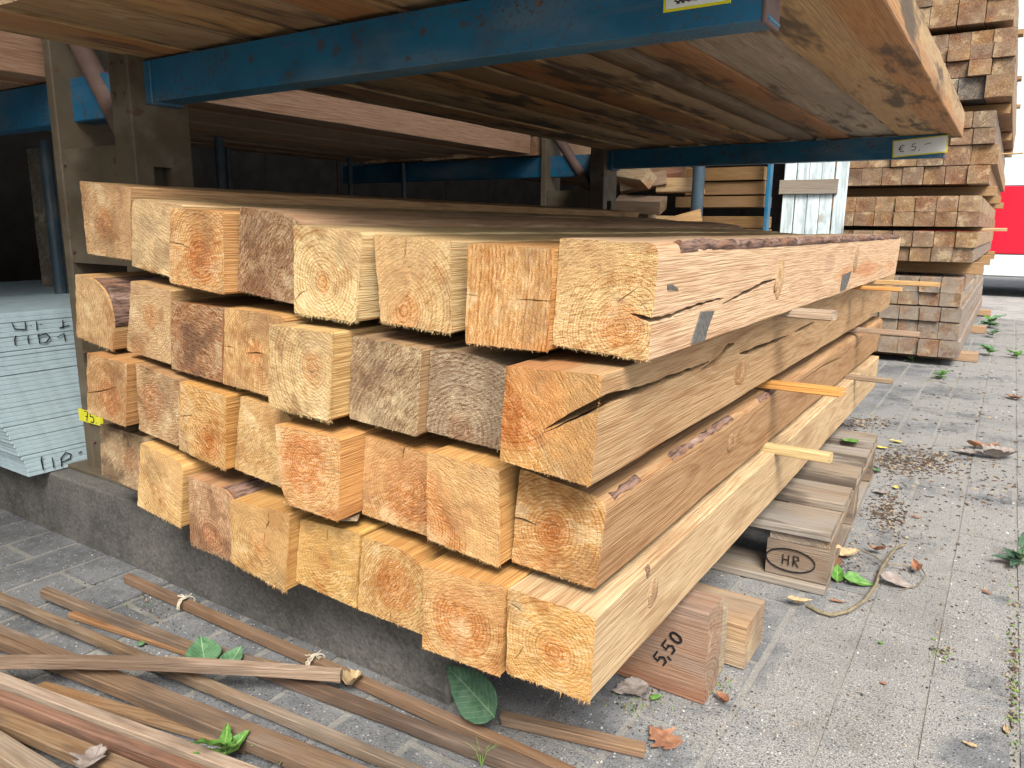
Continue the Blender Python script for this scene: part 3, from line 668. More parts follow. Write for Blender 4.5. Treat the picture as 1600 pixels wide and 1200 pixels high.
for (r, i), q in sorted(quads.items()):
    rnd = random.Random(r * 31 + i); y0 = YE[r][i - 1]; L = FAR[r][i - 1] - y0
    cen = sum(q, Vector((0, 0))) / 4; ql = [v - cen for v in q]
    arc = None
    if (r, i) in WANE: ol, arc = wane_outline(ql, WANE[r, i], rnd)
    else: ol = ql
    ol = refine(ol, .013, .0022, rnd)
    skx, skz = rnd.uniform(-.05, .05), rnd.uniform(-.03, .03)
    me = loft(ol, L, r * 10 + i, int(L / .06), .0020, 9, .0022, (rnd.uniform(-.002, .002), 0))
    cutters = []
    for px, wd in ECR.get((r, i), []):
        pp = [atY(*p, y0) - Vector((cen.x, y0, cen.y)) for p in px]; pp = [Vector((p.x, 0, p.z)) for p in pp]
        fine = []
        for a_, b_ in zip(pp, pp[1:]):
            for k in range(4): fine.append(a_.lerp(b_, k / 4) + Vector((rnd.uniform(-.0007, .0007), 0, rnd.uniform(-.0007, .0007))))
        fine.append(pp[-1]); cutters.append(end_crack(None, fine, wd * .0012, .03 if wd < 5 else .06))
    if (r, i) in SCR:
        xs = (q[1].x + q[2].x) / 2
        for px, wd in SCR[r, i]:
            pts = [side_pt(p, q) for p in px]; fine = []
            for a_, b_ in zip(pts, pts[1:]):
                for k in range(6): fine.append(a_.lerp(b_, k / 6) + Vector((0, 0, rnd.uniform(-.0011, .0011))))
            fine.append(pts[-1]); loc = []
            for p in fine:
                t = (q[1].y - p.z) / (q[1].y - q[2].y); xf = q[1].x + (q[2].x - q[1].x) * t
                loc.append(Vector((xf - cen.x, p.y - y0, p.z - cen.y)))
            n_ = len(loc); through = loc[0].y < .05
            if through and ECR.get((r, i)):
                wide = max(ECR[r, i], key=lambda e: e[1]); ez = atY(*wide[0][-1], y0).z - cen.y; dz_ = ez - loc[0].z
                for k in range(min(8, n_)): loc[k].z += dz_ * (1 - k / 8)
            ws = [wd * (.0018 if through else .0026) * max(.10, (min(1, 1.0 - .72 * k / (n_ - 1)) if through else math.sin(math.pi * (.06 + .88 * k / (n_ - 1))))) for k in range(n_)]
            if through: loc[0].y = -.01
            dep = [max(.030, 4.5 * w_) for w_ in ws]; nr = Vector((1, 0, 0))
            if through and ECR.get((r, i)):      # the split runs in along the check that shows in the end
                e0, e1 = atY(*wide[0][0], y0), atY(*wide[0][-1], y0); ed_ = (e1 - e0); el = ed_.length; ed_.normalize()
                nr = [(Vector((1, 0, 0)) * min(1, k / 14) + ed_ * (1 - min(1, k / 14))).normalized() for k in range(n_)]
                dep = [d * min(1, k / 14) + el * .96 * (1 - min(1, k / 14)) for k, d in enumerate(dep)]
            cutters.append(wedge(loc, ws, nr, Vector((0, 0, 1)), dep))
    if cutters:
        new = cut(me, cutters)
        if len(new.polygons) > 200: me = new
        me.polygons.foreach_set('use_smooth', [True] * len(me.polygons)); me.set_sharp_from_angle(angle=math.radians(35))
    tint, pf, rw, grey, heart, ang, stain, knots = LK[r, i]
    o = link('timber_beam', me, TIMBER, None, (cen.x, y0, cen.y))
    fl = {(1,8): (.98, 1.0, 1.36), (2,8): (.84, .98, 1.5), (3,8): (.80, .88, 1.25), (4,8): (.92, 1.14, 1.9)}.get((r, i), (.98, .90, .80))
    if r == 1 and i < 8: fl = (1.35, 1.45, 1.6) if i == 4 else (1.05, 1.05, 1.1)
    sk = {(1,8): .45, (2,8): .4, (3,8): .6, (4,8): .6}.get((r, i), knots)
    rg_ = {(1,4): 1., (2,3): 1., (2,6): .95, (2,7): 1., (1,8): .75, (1,2): .6, (1,6): .6, (2,5): .55, (1,3): .5, (3,3): .6}.get((r, i), .52)
    vv = rnd.uniform(.90, 1.10) if i < 8 else 1.0; tt = (tint[0] * 1.02 * vv, tint[1] * 1.03 * vv, tint[2] * 1.16 * vv)
    rdg = {(1,6): (-.69, .72, 0), (2,8): (.85, .52, -.02), (3,7): (.81, .58, -.03), (4,7): (.05, 1, .025), (4,4): (.5, .86, -.01), (4,5): (-.2, .98, -.02), (1,5): (.7, .7, .05), (1,2): (.5, .86, -.03), (4,2): (.6, .8, .03),
           (3,6): (-.45, .9, 0), (2,5): (.9, .2, .045), (1,8): (-.5, .86, .03), (4,8): (.9, -.43, .055), (3,4): (.55, .83, .02), (2,4): (.98, .2, .03), (1,1): (.95, .3, .035), (2,2): (.2, .98, .05)}.get((r, i), (1, 0, 9))
    woodprops(o, (pf[0] * .075, pf[1] * .075, rw * .001), tt, (grey * (.6 if i < 8 else 1), heart, ang), (min(1, stain * 1.6), sk, rnd.uniform(1, 60)), fl, rg_, rdg)
    tag(o, f'{LOOK[r, i]}, {ORD[i - 1]} from the left in the {ROWN[r]}', 'beam', 'heavy beams in the near stack')
    beams[r, i] = o
    if arc and WANE[r, i][3]:
        full = (r, i) != (3, 8)
        y_s = {(1,8): .08, (3,8): .02}.get((r, i), .004)
        segs = [(y_s, L - .05)] if full else [(.03, .13), (.26, .60), (.80, 1.0)]
        for s0, s1 in segs:
            bo = link('bark', bark_strip(arc, s0, s1, r * 7 + i, .0065 if full else .0012, full), BARK, o)
    # torn fibres hanging from the lower edge and the aisle edge of the sawn end
    vs = []; fs = []
    edge = [(ql[3], ql[2], Vector((0, -1)), 130), (ql[2], ql[1], Vector((1, -.2)), 60), (ql[0], ql[1], Vector((0, 1)), 50)]
    heavy = {(1,5): 1.6, (1,6): 1.6, (2,1): 1.5, (2,5): 1.8, (4,3): 1.8, (4,4): 1.8, (4,2): 1.3, (1,8): 1.3, (3,7): 1.5, (4,8): 1.2}.get((r, i), 1.0)
    for a_, b_, dn, cnt in edge:
        if arc is not None and dn.y > -.5: continue
        for k in range(int(cnt * heavy)):
            t = rnd.random(); p = a_.lerp(b_, t); ln = rnd.uniform(.0012, .0042) * heavy * (1.8 if rnd.random() < .05 else 1); wd = rnd.uniform(.0004, .0011)
            if dn.y > -.5: ln *= .6
            y_ = rnd.uniform(.0005, .004); d2 = (dn + Vector((rnd.uniform(-.9, .9), rnd.uniform(-.5, .5)))).normalized(); tn = (b_ - a_).normalized(); p = p - dn.normalized() * .002; tip = p + d2 * (ln + .002); b0 = len(vs)
            vs += [(p.x - tn.x * wd, y_, p.y - tn.y * wd), (p.x + tn.x * wd, y_, p.y + tn.y * wd), (p.x, y_ + wd * 1.6, p.y), (tip.x, y_ - rnd.uniform(0, .002), tip.y)]
            fs += [(b0, b0 + 1, b0 + 3), (b0 + 1, b0 + 2, b0 + 3), (b0 + 2, b0, b0 + 3)]
    if (r, i) in ((3,7), (2,1), (1,6), (1,5), (4,8), (4,4)):
        for k in range(16):      # a few long slivers
            p = ql[3].lerp(ql[2], rnd.uniform(.62, .98)) + Vector((0, .001)); ln = rnd.uniform(.006, .015); wd = rnd.uniform(.0005, .0012); y_ = rnd.uniform(.001, .02); tip = p + Vector((rnd.uniform(-.5, .5) * ln, -ln * .55)); b0 = len(vs)
            vs += [(p.x - wd, y_, p.y), (p.x + wd, y_, p.y), (p.x, y_ + wd * 2, p.y), (tip.x, y_ - ln * .7, tip.y)]; fs += [(b0, b0 + 1, b0 + 3), (b0 + 1, b0 + 2, b0 + 3), (b0 + 2, b0, b0 + 3)]
    fo = link('torn_fibres', mesh('fibres', vs, fs), TIMBER, o); fo['kind'] = 'stuff'
    lt = tuple(min(.85, c * 1.12 + .05) for c in tint)
    woodprops(fo, (5, 0, .006), lt, (.1, 0, 0), (0, 0, 3.3))
# grey strap marks and marks on the corner beam of the top row
def side_mark(bi, px, name, mat):
    o = beams[bi]; q = quads[bi]; xs = (q[1].x + q[2].x) / 2; vs = []
    for p in px:
        P = atX(*p, xs); t = (q[1].y - P.z) / (q[1].y - q[2].y); xf = q[1].x + (q[2].x - q[1].x) * t
        vs.append(Vector((xf + .0022, P.y, P.z)) - o.location)
    n = len(vs); fs = [tuple(range(n))]; vs += [v - Vector((.004, 0, 0)) for v in vs]
    fs += [tuple(range(n, 2 * n))[::-1]] + [(k, (k + 1) % n, n + (k + 1) % n, n + k) for k in range(n)]
    return link(name, mesh('mark', vs, fs), mat, o)
side_mark((1, 8), [(1096, 487), (1116, 486), (1107, 512), (1103, 532), (1082, 538), (1088, 515)], 'strap_mark', DARKGREY)
side_mark((1, 8), [(1317, 430), (1330, 424), (1326, 440), (1322, 452), (1314, 455), (1315, 444)], 'strap_mark', DARKGREY)
side_mark((1, 8), [(1040, 446), (1047, 444), (1056, 450), (1058, 454), (1048, 452), (1041, 453)], 'dark_smudge', DARKGREY)
# a round knot on the aisle side of the cracked beam
def face_knot(bi, px, ry, rz, seed, tint=(.50, .29, .125), up=1.0):
    o = beams[bi]; q = quads[bi]; xs = (q[1].x + q[2].x) / 2; P = side_pt(px, q); xf = P.x
    vs = [(0, .0016, 0)]; fs = []; N = 26
    for k, (f, h) in enumerate(((.45, .0017 * up), (.85, .0012 * up), (1.0, -.002))):
        for j in range(N):
            a_ = 2 * math.pi * j / N; w_ = 1 + .10 * noise.noise(Vector((math.cos(a_) * 1.5, math.sin(a_) * 1.5, seed)))
            vs.append((-ry * f * w_ * math.cos(a_), h, rz * f * w_ * math.sin(a_)))
    for j in range(N): fs.append((0, 1 + j, 1 + (j + 1) % N))
    for k in range(2):
        for j in range(N): fs.append((1 + k * N + j, 1 + k * N + (j + 1) % N, 1 + (k + 1) * N + (j + 1) % N, 1 + (k + 1) * N + j))
    ko = link('knot', mesh('knot', vs, fs, 60), TIMBER, o, Vector((xf + .0003, P.y, P.z)) - o.location, (0, 0, -math.pi / 2))
    woodprops(ko, (.004, .002, .0055), tint, (.15, .0, 0), (.3, 0, seed), tear=.2)
face_knot((2, 8), (1158, 579), .060, .030, 3)
face_knot((1, 8), (1219, 428), .030, .050, 5, (.66, .44, .24), .7); face_knot((1, 8), (1212, 446), .012, .014, 6, (.34, .19, .10), 1.1); face_knot((1, 8), (1338, 402), .035, .045, 7, (.62, .43, .25), .7)
face_knot((4, 8), (1020, 925), .022, .030, 9, (.52, .36, .22), .7); face_knot((4, 8), (1012, 893), .008, .012, 10, (.20, .13, .09), 1.0); face_knot((3, 8), (1142, 690), .018, .022, 11, (.36, .20, .09), .9)
face_knot((4, 8), (1192, 752), .020, .040, 13, (.60, .44, .27), .7)

# ------------------------------------------------------------------ stickers between the rows
def sticker(px_tip, z, h, wd, seed, label, tint, grey=0.0, x_in=-1.62):
    """A batten lying across a row and sticking out at the aisle: near lower corner of its tip in pixels."""
    P = atZ(px_tip[0], px_tip[1], z); L = P.x - x_in
    o = link('sticker_batten', stick_mesh(wd, h, L, seed, amp=.0008), TIMBER, None, (P.x, P.y + wd / 2, z), (0, 0, math.pi / 2))
    # laid with the slope of the row, 2.5 degrees
    woodprops(o, (.05, -.06, .004), tint, (grey, .02, 0), (0, 0, seed)); tag(o, label, 'batten', 'stickers between the rows of beams'); return o
def row_z(r, x):
    best = None
    for i in range(1, 9):
        A = quads[r, i]; t = (x - A[3].x) / (A[2].x - A[3].x)
        if 0 <= t <= 1: best = A[3].y + (A[2].y - A[3].y) * t
    return best if best is not None else quads[r, 8][2].y
g12 = (quads[1, 8][2].y + quads[2, 8][1].y) / 2; g23 = (quads[2, 8][2].y + quads[3, 8][1].y) / 2; g34 = (quads[3, 8][2].y + quads[4, 8][1].y) / 2
sticker((1299, 502), g12 - .010, .019, .055, 11, 'grey-striped batten end between the top two rows', (.52, .40, .30), .55, -.62)
sticker((1408, 456), g12 - .008, .012, .035, 12, 'orange batten end, low one of the pair under the top row', (.66, .34, .13), 0.0, -.62)
sticker((1467, 449), g12 - .006, .016, .030, 13, 'tan batten end reaching farthest out under the top row', (.58, .40, .21), 0.1, -.62)
sticker((1315, 622), g23 - .010, .019, .030, 14, 'bright orange batten end between second and third row', (.72, .39, .13), 0.0, -.66)
sticker((1432, 527), g23 - .008, .018, .030, 15, 'greyish pink batten end at the far end between second and third row', (.50, .36, .27), .35, -.66)
sticker((1296, 725), g34 - .012, .022, .028, 16, 'pale yellow rough batten end above the bottom row', (.66, .54, .30), .1, -.66)
sticker((1395, 601), g34 - .010, .018, .028, 17, 'dark weathered batten end above the bottom row near its far end', (.34, .25, .17), .5, -.66)
tag(plank('thin_lath', -1.15, -.90, 1.0, 1.03, quads[3, 6][2].y - .009, quads[3, 6][2].y - .002, 18, 'X', None, (.26, .19, .12), .3, 0), 'thin dark lath peeping out under a beam of the third row', 'lath')
bpy.data.objects['thin_lath'].location = (-.93, .905, quads[3, 5][2].y - .012); bpy.data.objects['thin_lath'].rotation_euler = (0, 0, math.radians(35))

# ------------------------------------------------------------------ what carries the stack
def bearer(name, x0, x1, y0, y1, z0, z1, seed, label, tint, grey, rz=0):
    o = plank(name, x0, x1, y0, y1, z0, z1, seed, 'X', None, tint, grey, .1, 0, .05, .0075, .002); o.rotation_euler[2] += rz
    return tag(o, label, 'bearer')
bA = bearer('bearer_block', -1.05, -.392, 1.290, 1.375, G + .002, -.708, 21, 'reddish bearer block with 5,50 written on it, under the beam stack', (.35, .215, .155), .35)
bearer('bearer_block', -1.0, -.400, 1.377, 1.440, G + .002, -.755, 22, 'thin grey bearer board between the reddish block and the tan block', (.42, .36, .28), .6)
bearer('bearer_block', -.95, -.362, 1.450, 1.590, G + .002, -.800, 23, 'tan bearer block with grey sawn end behind the reddish one', (.50, .36, .23), .45)
bearer('bearer_block', -1.62, -1.10, 1.25, 1.33, -.708, -.690, 24, 'packing board on the footing under the middle of the stack', (.4, .3, .2), .4)
bearer('bearer_block', -1.75, -1.52, 1.25, 1.35, -.708, -.645, 25, 'packing block on the footing under the left beams', (.4, .3, .2), .4)
# 5,50 in marker on the camera face of the block
O_ = atY(1046, 1052, 1.290)
s5 = [[(.020, .026), (.004, .026), (.002, .015), (.012, .016), (.018, .010), (.014, .002), (.002, .002)]]
def sh(pl, dx): return [[(a + dx, b) for a, b in s] for s in pl]
zero = [[(.010 + .008 * math.cos(t * .55), .014 + .012 * math.sin(t * .55)) for t in range(13)]]
txt = sh(s5, 0) + [[(.026, .006), (.024, -.004)]] + sh(s5, .034) + sh(zero, .062)
ang = math.radians(62)
t5 = ribbon(txt, (-.600 + .125, 1.2878, -.845), (math.cos(ang), 0, math.sin(ang)), (-math.sin(ang), 0, math.cos(ang)), .0048, .0008)
t5.transform(bA.matrix_basis.inverted())
link('price_writing', t5, BLACK, bA)

# ------------------------------------------------------------------ pallet
pal = empty('wooden_pallet', (-.78, 2.42, G), math.radians(2.2)); tag(pal, 'weathered grey wooden pallet under the beam stack, marked HR on its corner block', 'pallet')
PT = .166
PX0, PX1 = -.50, .47
grey_t = (.34, .28, .22)
tops = [(-.545, -.375), (-.305, -.150), (-.095, .095), (.155, .305), (.370, .545)]
for k, (y0, y1) in enumerate(tops): plank('deck_board', PX0, PX1, y0, y1, PT - .024, PT, 40 + k, 'X', pal, grey_t, .9, .2, 1.0, .02, .005, .0018)
plank('bottom_board', .335, .468, -.40, .40, .001, .022, 79, 'Y', pal, grey_t, .9, .2, .5)
for k, (x0, x1) in enumerate(((.325, .472), (-.075, .075), (-.485, -.335))):
    plank('stringer_board', x0, x1, -.535, .535, PT - .047, PT - .0245, 50 + k, 'Y', pal, (.30, .22, .16), .7, .2, .4)
for k, x in enumerate((.395, 0, -.41)):
    for j, y in enumerate((-.465, 0, .465)):
        b_ = plank('corner_block' if (k != 1 and j != 1) else 'centre_block', x - .075, x + .075, y - .07, y + .05, .023, PT - .048, 60 + k * 3 + j, 'X', pal, (.24, .165, .115), .45, 0, .9, .03, .004, .0015)
        if k == 0 and j == 0: hr = b_
for k, y in enumerate((-.475, 0, .475)): plank('bottom_board', PX0, PX1 + .0, y - .075, y + .065, .001, .022, 75 + k, 'X', pal, grey_t, .8, .2, .3)
# HR in an oval, pressed into the corner block
ov = [[(.060 * math.cos(t * .27), .030 * math.sin(t * .27)) for t in range(24)]]
H_ = [[(-.018, -.014), (-.018, .014)], [(-.004, -.014), (-.004, .014)], [(-.018, 0), (-.004, 0)], [(.008, -.014), (.008, .014), (.019, .013), (.021, .005), (.009, .001), (.021, -.014)]]
hm = ribbon(ov + H_, (.380, -.5375, .070), (1, 0, 0), (0, 0, 1), .0036, .0006); hm.transform(hr.matrix_basis.inverted())
link('stamped_mark', hm, BLACK, hr)

# ------------------------------------------------------------------ timber pack on the aisle arms
def pack(edges, y0s, y1s, z0, z1s, tints, greys, labels, group, seed0, stain=.4, kn=.8, rw=.007):
    for k in range(len(edges) - 1):
        o = plank('plank', edges[k] + .002, edges[k + 1] - .002, y0s[k], y1s[k], z0 + .0035 * ((k * 7) % 3), z1s[k], seed0 + k, 'Y', None, tuple(c * f for c, f in zip(tints[k], (.98, 1.05, 1.2))), greys[k] + (.12 if stain > .5 else 0), kn, stain, .05, rw, .005, wane=((.012 * (k * 5 % 4), .011 * (k * 3 % 4)) if stain > .5 and k < 8 else (0, 0)))
        tag(o, labels[k], 'plank', group)
ed = [-1.835, -1.66, -1.49, -1.33, -1.17, -1.02, -.895, -.80, -.655, -.465, -.235]
n_ = len(ed) - 1
pl_l = ['leftmost plank of the overhead pack, its bottom edge bright orange', 'second plank from the left in the overhead pack', 'third plank from the left in the overhead pack', 'fourth plank from the left in the overhead pack',
        'overhead plank with torn bark, fifth from the left', 'overhead brown plank, sixth from the left', 'narrow dark overhead plank, fourth from the aisle', 'brown overhead plank beside the grey one', 'pale grey weathered overhead plank, next to the aisle plank', 'broad aisle-side overhead plank with a bright sawn edge']
pack(ed, [.745, .75, .72, .74, .73, .70, .66, .70, .68, .66], [3.90, 3.86, 3.9, 3.88, 3.9, 3.86, 3.9, 3.88, 3.87, 3.87], .3895, [.50, .49, .495, .50, .49, .49, .50, .50, .49, .487],
     [(.60, .38, .17), (.46, .30, .15), (.58, .36, .15), (.36, .23, .11), (.48, .28, .11), (.50, .36, .21), (.20, .135, .08), (.47, .30, .15), (.62, .53, .42), (.60, .40, .20)],
     [.15, .1, .1, .1, .1, .15, .25, .1, .55, .08], pl_l, 'planks of the pack on the aisle arms', 120, 1.0, .6, .005)

# ------------------------------------------------------------------ pack on the arms of the far side
le = [-2.235 - .16 * k for k in range(9)][::-1]
names = ['eighth', 'seventh', 'sixth', 'fifth', 'fourth', 'third', 'second', '']
ll = [('pinkish planed plank edge, long run seen behind the near upright' if k == 7 else f'shaded plank of the far-side pack, {names[k]} from the upright') for k in range(8)]
pack(le, [.2] * 8, [3.55, 3.5, 3.58, 3.52, 3.55, 3.5, 3.56, 3.60], .3755, [.475] * 8, [(.47, .285, .185)] * 8, [0.0] * 8, ll, 'planks of the pack on the far-side arms', 150, 0.0, .0, .003)
ll2 = [('pale plank edge seen through the farther upright' if k == 7 else f'shaded plank beyond the farther upright, {names[k]} from it') for k in range(8)]
pack(le, [3.66] * 8, [7.2] * 8, .3755, [.475] * 8, [(.47, .30, .185)] * 8, [0.0] * 8, ll2, 'planks of the farther pack on the far-side arms', 170, 0.0, .0, .003)

# ------------------------------------------------------------------ pale blue boards left of the upright
def TENS(n):
    u = ['', 'first', 'second', 'third', 'fourth', 'fifth', 'sixth', 'seventh', 'eighth', 'ninth', 'tenth', 'eleventh', 'twelfth', 'thirteenth', 'fourteenth', 'fifteenth', 'sixteenth', 'seventeenth', 'eighteenth', 'nineteenth']
    if n < 20: return u[n]
    return {20: 'twentieth', 30: 'thirtieth'}.get(n, ('twenty-' if n < 30 else 'thirty-') + u[n % 10])
rb = random.Random(9)
NB = 36; TH = (.708 - .243) / NB
bstack = []
for k in range(NB):
    t = k / NB; y0 = .962 - .155 * max(0, t - .05) ** .9 + rb.uniform(-.002, .002) - (.008 if k in (24, 25, 30, 31) else 0); x1 = -2.252 + rb.uniform(-.0012, .0012)
    o = link('pale_board', bevel_box(-1.2, 0, 0, 2.3, 0, TH - .00035 - (.0016 if k in (4, 11, 22, 27) else 0), .0012), BOARD, None, (x1, y0, -.7105 + k * TH))
    place = 'lowest' if k == 0 else ('topmost' if k == NB - 1 else f'{TENS(k + 1)} from the bottom')
    tag(o, f'pale blue board in the left stack, {place}', 'board', 'pale blue boards'); bstack.append(o)
def board_mark(px, k, name='marker_writing'):
    pts = [[atX(a, b, -2.2487) for a, b in s] for s in px]; vs = []
    o = bstack[k]
    polys = [[(p.y, p.z) for p in s] for s in pts]
    me = ribbon(polys, (-2.2485, 0, 0), (0, 1, 0), (0, 0, 1), .0032, .0012); me.transform(Matrix.Translation(-o.location)); return link(name, me, BLACK, o)
def P4(l): return [(x / 3.6375, 430 + y / 3.6364) for x, y in l]
board_mark([P4([(66, 270), (84, 306), (146, 308), (142, 264)]), P4([(172, 286), (178, 286)]), P4([(206, 262), (210, 312)]), P4([(228, 278), (236, 278)]), P4([(356, 254), (358, 300)]), P4([(338, 300), (392, 284)])], 29)
board_mark([P4([(90, 344), (82, 366), (86, 398)]), P4([(160, 344), (158, 364), (164, 390)]), P4([(218, 334), (224, 386), (262, 382), (284, 352), (262, 332), (212, 346)]), P4([(326, 352), (362, 330), (372, 376)])], 25)
board_mark([P4([(236, 1030), (234, 1052), (246, 1106)]), P4([(296, 1036), (306, 1096)]), P4([(350, 1088), (346, 1040), (374, 1006), (404, 1018), (398, 1042), (350, 1062)]), P4([(446, 1012), (464, 1000)])], 2)

# ------------------------------------------------------------------ dim things behind the stack
def pipe(px, py, X, z0, z1, rad, label, Y=None):
    P = atX(px, py, X) if Y is None else atY(px, py, Y)
    root = empty('steel_post', (P.x, P.y, z0)); tag(root, label, 'post', 'steel posts behind the stack')
    link('tube', tube([(0, 0, 0), (0, 0, (z1 - z0) * .5), (0, 0, z1 - z0)], rad, 14), PIPE, root)
    link('base_flange', bevel_box(-rad * 2.2, rad * 2.2, -rad * 2.2, rad * 2.2, 0, .008, .001), PIPE, root)
    return root
pipe(80, 320, -2.75, G, .262, .020, 'blue-grey post at the far left beside the near upright')
pipe(345, 270, -3.0, G, .37, .021, 'blue-grey post just right of the near upright, thicker of a pair')
pipe(358, 270, -3.35, G, .37, .014, 'thin light-edged post just behind the thicker one of the pair')
pipe(548, 300, -3.2, G, .37, .014, 'thin post in the dark under the far-side pack, left of two')
pipe(631, 310, -3.2, G, .37, .016, 'thin post in the dark under the far-side pack, right of two')
pipe(1089, 320, 0, G, 1.2, .038, 'worn blue tube post in front of the long boards', Y=4.75)
gp = tag(plank('grey_post', -3.13, -3.0, 1.47, 1.52, G, .262, 88, 'Y', None, (.2, .2, .19), .3, 0), 'pale grey board post in the dark at the far left', 'post')
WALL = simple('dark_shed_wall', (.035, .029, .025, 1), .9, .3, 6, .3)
sw = empty('shed_wall', (-4.9, 4.5, G)); tag(sw, 'dark shed wall far back on the left', 'wall')
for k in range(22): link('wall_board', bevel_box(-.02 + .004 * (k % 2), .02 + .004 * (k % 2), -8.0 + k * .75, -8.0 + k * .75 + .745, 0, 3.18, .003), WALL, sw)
shade_wall = empty('shed_wall', (-4.9, -2.2, G)); tag(shade_wall, 'unseen dark wall added to shade the near left', 'wall')  # unseen wall, added to keep light out of the left interior
for k in range(7): link('wall_board', bevel_box(.03 + k * .5, .03 + k * .5 + .495, -.02 + .004 * (k % 2), .02 + .004 * (k % 2), 0, 3.18, .003), WALL, shade_wall)
sw2 = empty('shed_wall', (-3.2, 10.6, G)); tag(sw2, 'dark shed wall closing the far end behind the long boards', 'wall')
for k in range(8): link('wall_board', bevel_box(-1.75 + k * .45, -1.75 + k * .45 + .445, -.02 + .004 * (k % 2), .02 + .004 * (k % 2), 0, 3.6, .003), WALL, sw2)
sr = empty('shade_roof', (-4.7, 4.5, 2.3)); tag(sr, 'unseen roof added to shade the rack', 'roof')  # out-of-frame roof, added to darken the rack and the interior behind it
for k in range(16): link('shade_sheet', bevel_box(-3.5, 3.9, -8.5 + k * 1.02, -8.5 + k * 1.02 + 1.015, .004 * (k % 2), .02 + .004 * (k % 2), .002), WALL, sr)
# low stacks of long boards in the dark on the far side of the rack
for s, (x0, y0, y1, nz) in enumerate(((-4.05, 1.9, 5.6, 8), (-3.5, 4.4, 7.4, 6))):
    for k in range(nz):
        o = plank('long_board', x0, x0 + .5, y0 + .03 * (k % 3), y1 - .05 * (k % 2), G + .002 + k * .128, G + .12 + k * .128, 200 + s * 20 + k, 'Y', None, (.40, .26, .15), .15, .3)
        tag(o, f'dim brown timber in the {("long", "farther")[s]} pile behind the rack, {ORD[k]} from the ground', 'timber', 'piles in the dark behind the rack')
# pale sheets lying behind
for k in range(4):
    P = atY(800, 340, 4.35)
    o = link('pale_sheet', bevel_box(-.42, .42, -.1, .5, 0, .022, .003), BOARD, None, (P.x - .02 * k, P.y - .02 * k, G + .77 + k * .026), (0, 0, .1 * (k % 2)))
    tag(o, f'pale sheet on the pile behind the stack, {ORD[k]} from below', 'sheet', 'pale sheets behind the stack')
for k in range(6):
    o = plank('long_board', -2.92, -2.05, 4.28, 4.8, G + .002 + k * .128, G + .125 + k * .128, 260 + k, 'X', None, (.30, .20, .12), .3, .2)
    tag(o, f'dark timber under the pale sheets, {ORD[k]} from the ground', 'timber', 'timbers under the pale sheets')
# long boards lying across, behind the blue post
lb = [(262, 283), (284, 305), (307, 325), (338, 356), (357, 378), (379, 405), (406, 430), (431, 455), (456, 480)]
for k, (ya, yb) in enumerate(lb):
    a_, b_ = atY(1120, yb, 5.15), atY(1120, ya, 5.15); xl = atY(1042 + 14 * ((k * 5) % 3), ya, 5.15).x; xr = atY(1194, ya, 5.15).x
    o = plank('long_board', xl, xr, 5.15 + .02 * (k % 2), 5.34, a_.z + .003, b_.z, 300 + k, 'X', None, (.25, .15, .065), .1, .6)
    tag(o, f'orange long board lying crosswise behind the blue post, {ORD[k] if k < 8 else "ninth"} from the top', 'board', 'long boards behind the blue post')
pb = bevel_box(-.012, .012, -.03, .03, 0, 2.0, .003); P = atY(1201, 300, 5.05)
tag(link('blue_post', pb, BLUE, None, (P.x, P.y, G)), 'dark blue flat post at the end of the crosswise boards', 'post')
# tumbled offcuts left of it
ro_ = random.Random(77)
offl = ['pale wedge offcut', 'brown offcut leaning left', 'reddish offcut standing on end', 'dark offcut in the middle', 'grey offcut lying low', 'short pale offcut near the post', 'yellow-ended offcut', 'dark broken offcut at the bottom', 'tan offcut sloping down']
offp = [(985, 275, .55), (1005, 285, .15), (1030, 280, 1.1), (1000, 320, -.4), (985, 345, .1), (1062, 290, .05), (1058, 348, .0), (1030, 365, .3), (1018, 352, -.7)]
offt = [(.6, .48, .33), (.4, .28, .2), (.36, .16, .09), (.2, .14, .1), (.42, .33, .27), (.64, .46, .26), (.55, .36, .18), (.25, .13, .09), (.6, .45, .26)]
for k, (px, py, rl) in enumerate(offp):
    P = atY(px, py, 4.7 + .1 * (k % 3)); me = stick_mesh(.10, .09, .30, 400 + k, amp=.002); me.transform(Matrix.Translation((0, -.15, -.045)))
    o = link('timber_offcut', me, TIMBER, None, P, (ro_.uniform(-.3, .3), rl, math.pi / 2 + ro_.uniform(-.5, .5))); woodprops(o, (.02, -.03, .005), offt[k], (.2, .03, 0), (.1, .2, k + 4))
    tag(o, f'{offl[k]} in the dim pile left of the blue post', 'offcut', 'tumbled offcuts')
for k in range(5):
    P = atY(1010, 380 + 28 * k, 4.85); o = plank('pile_timber', P.x - .22, P.x + .25, 4.7, 5.05, P.z - .118, P.z - .002, 420 + k, 'X', None, (.25, .17, .11), .3, .2)
    tag(o, f'dark timber under the offcuts, {ORD[k]} from the top', 'timber', 'timbers under the offcuts')
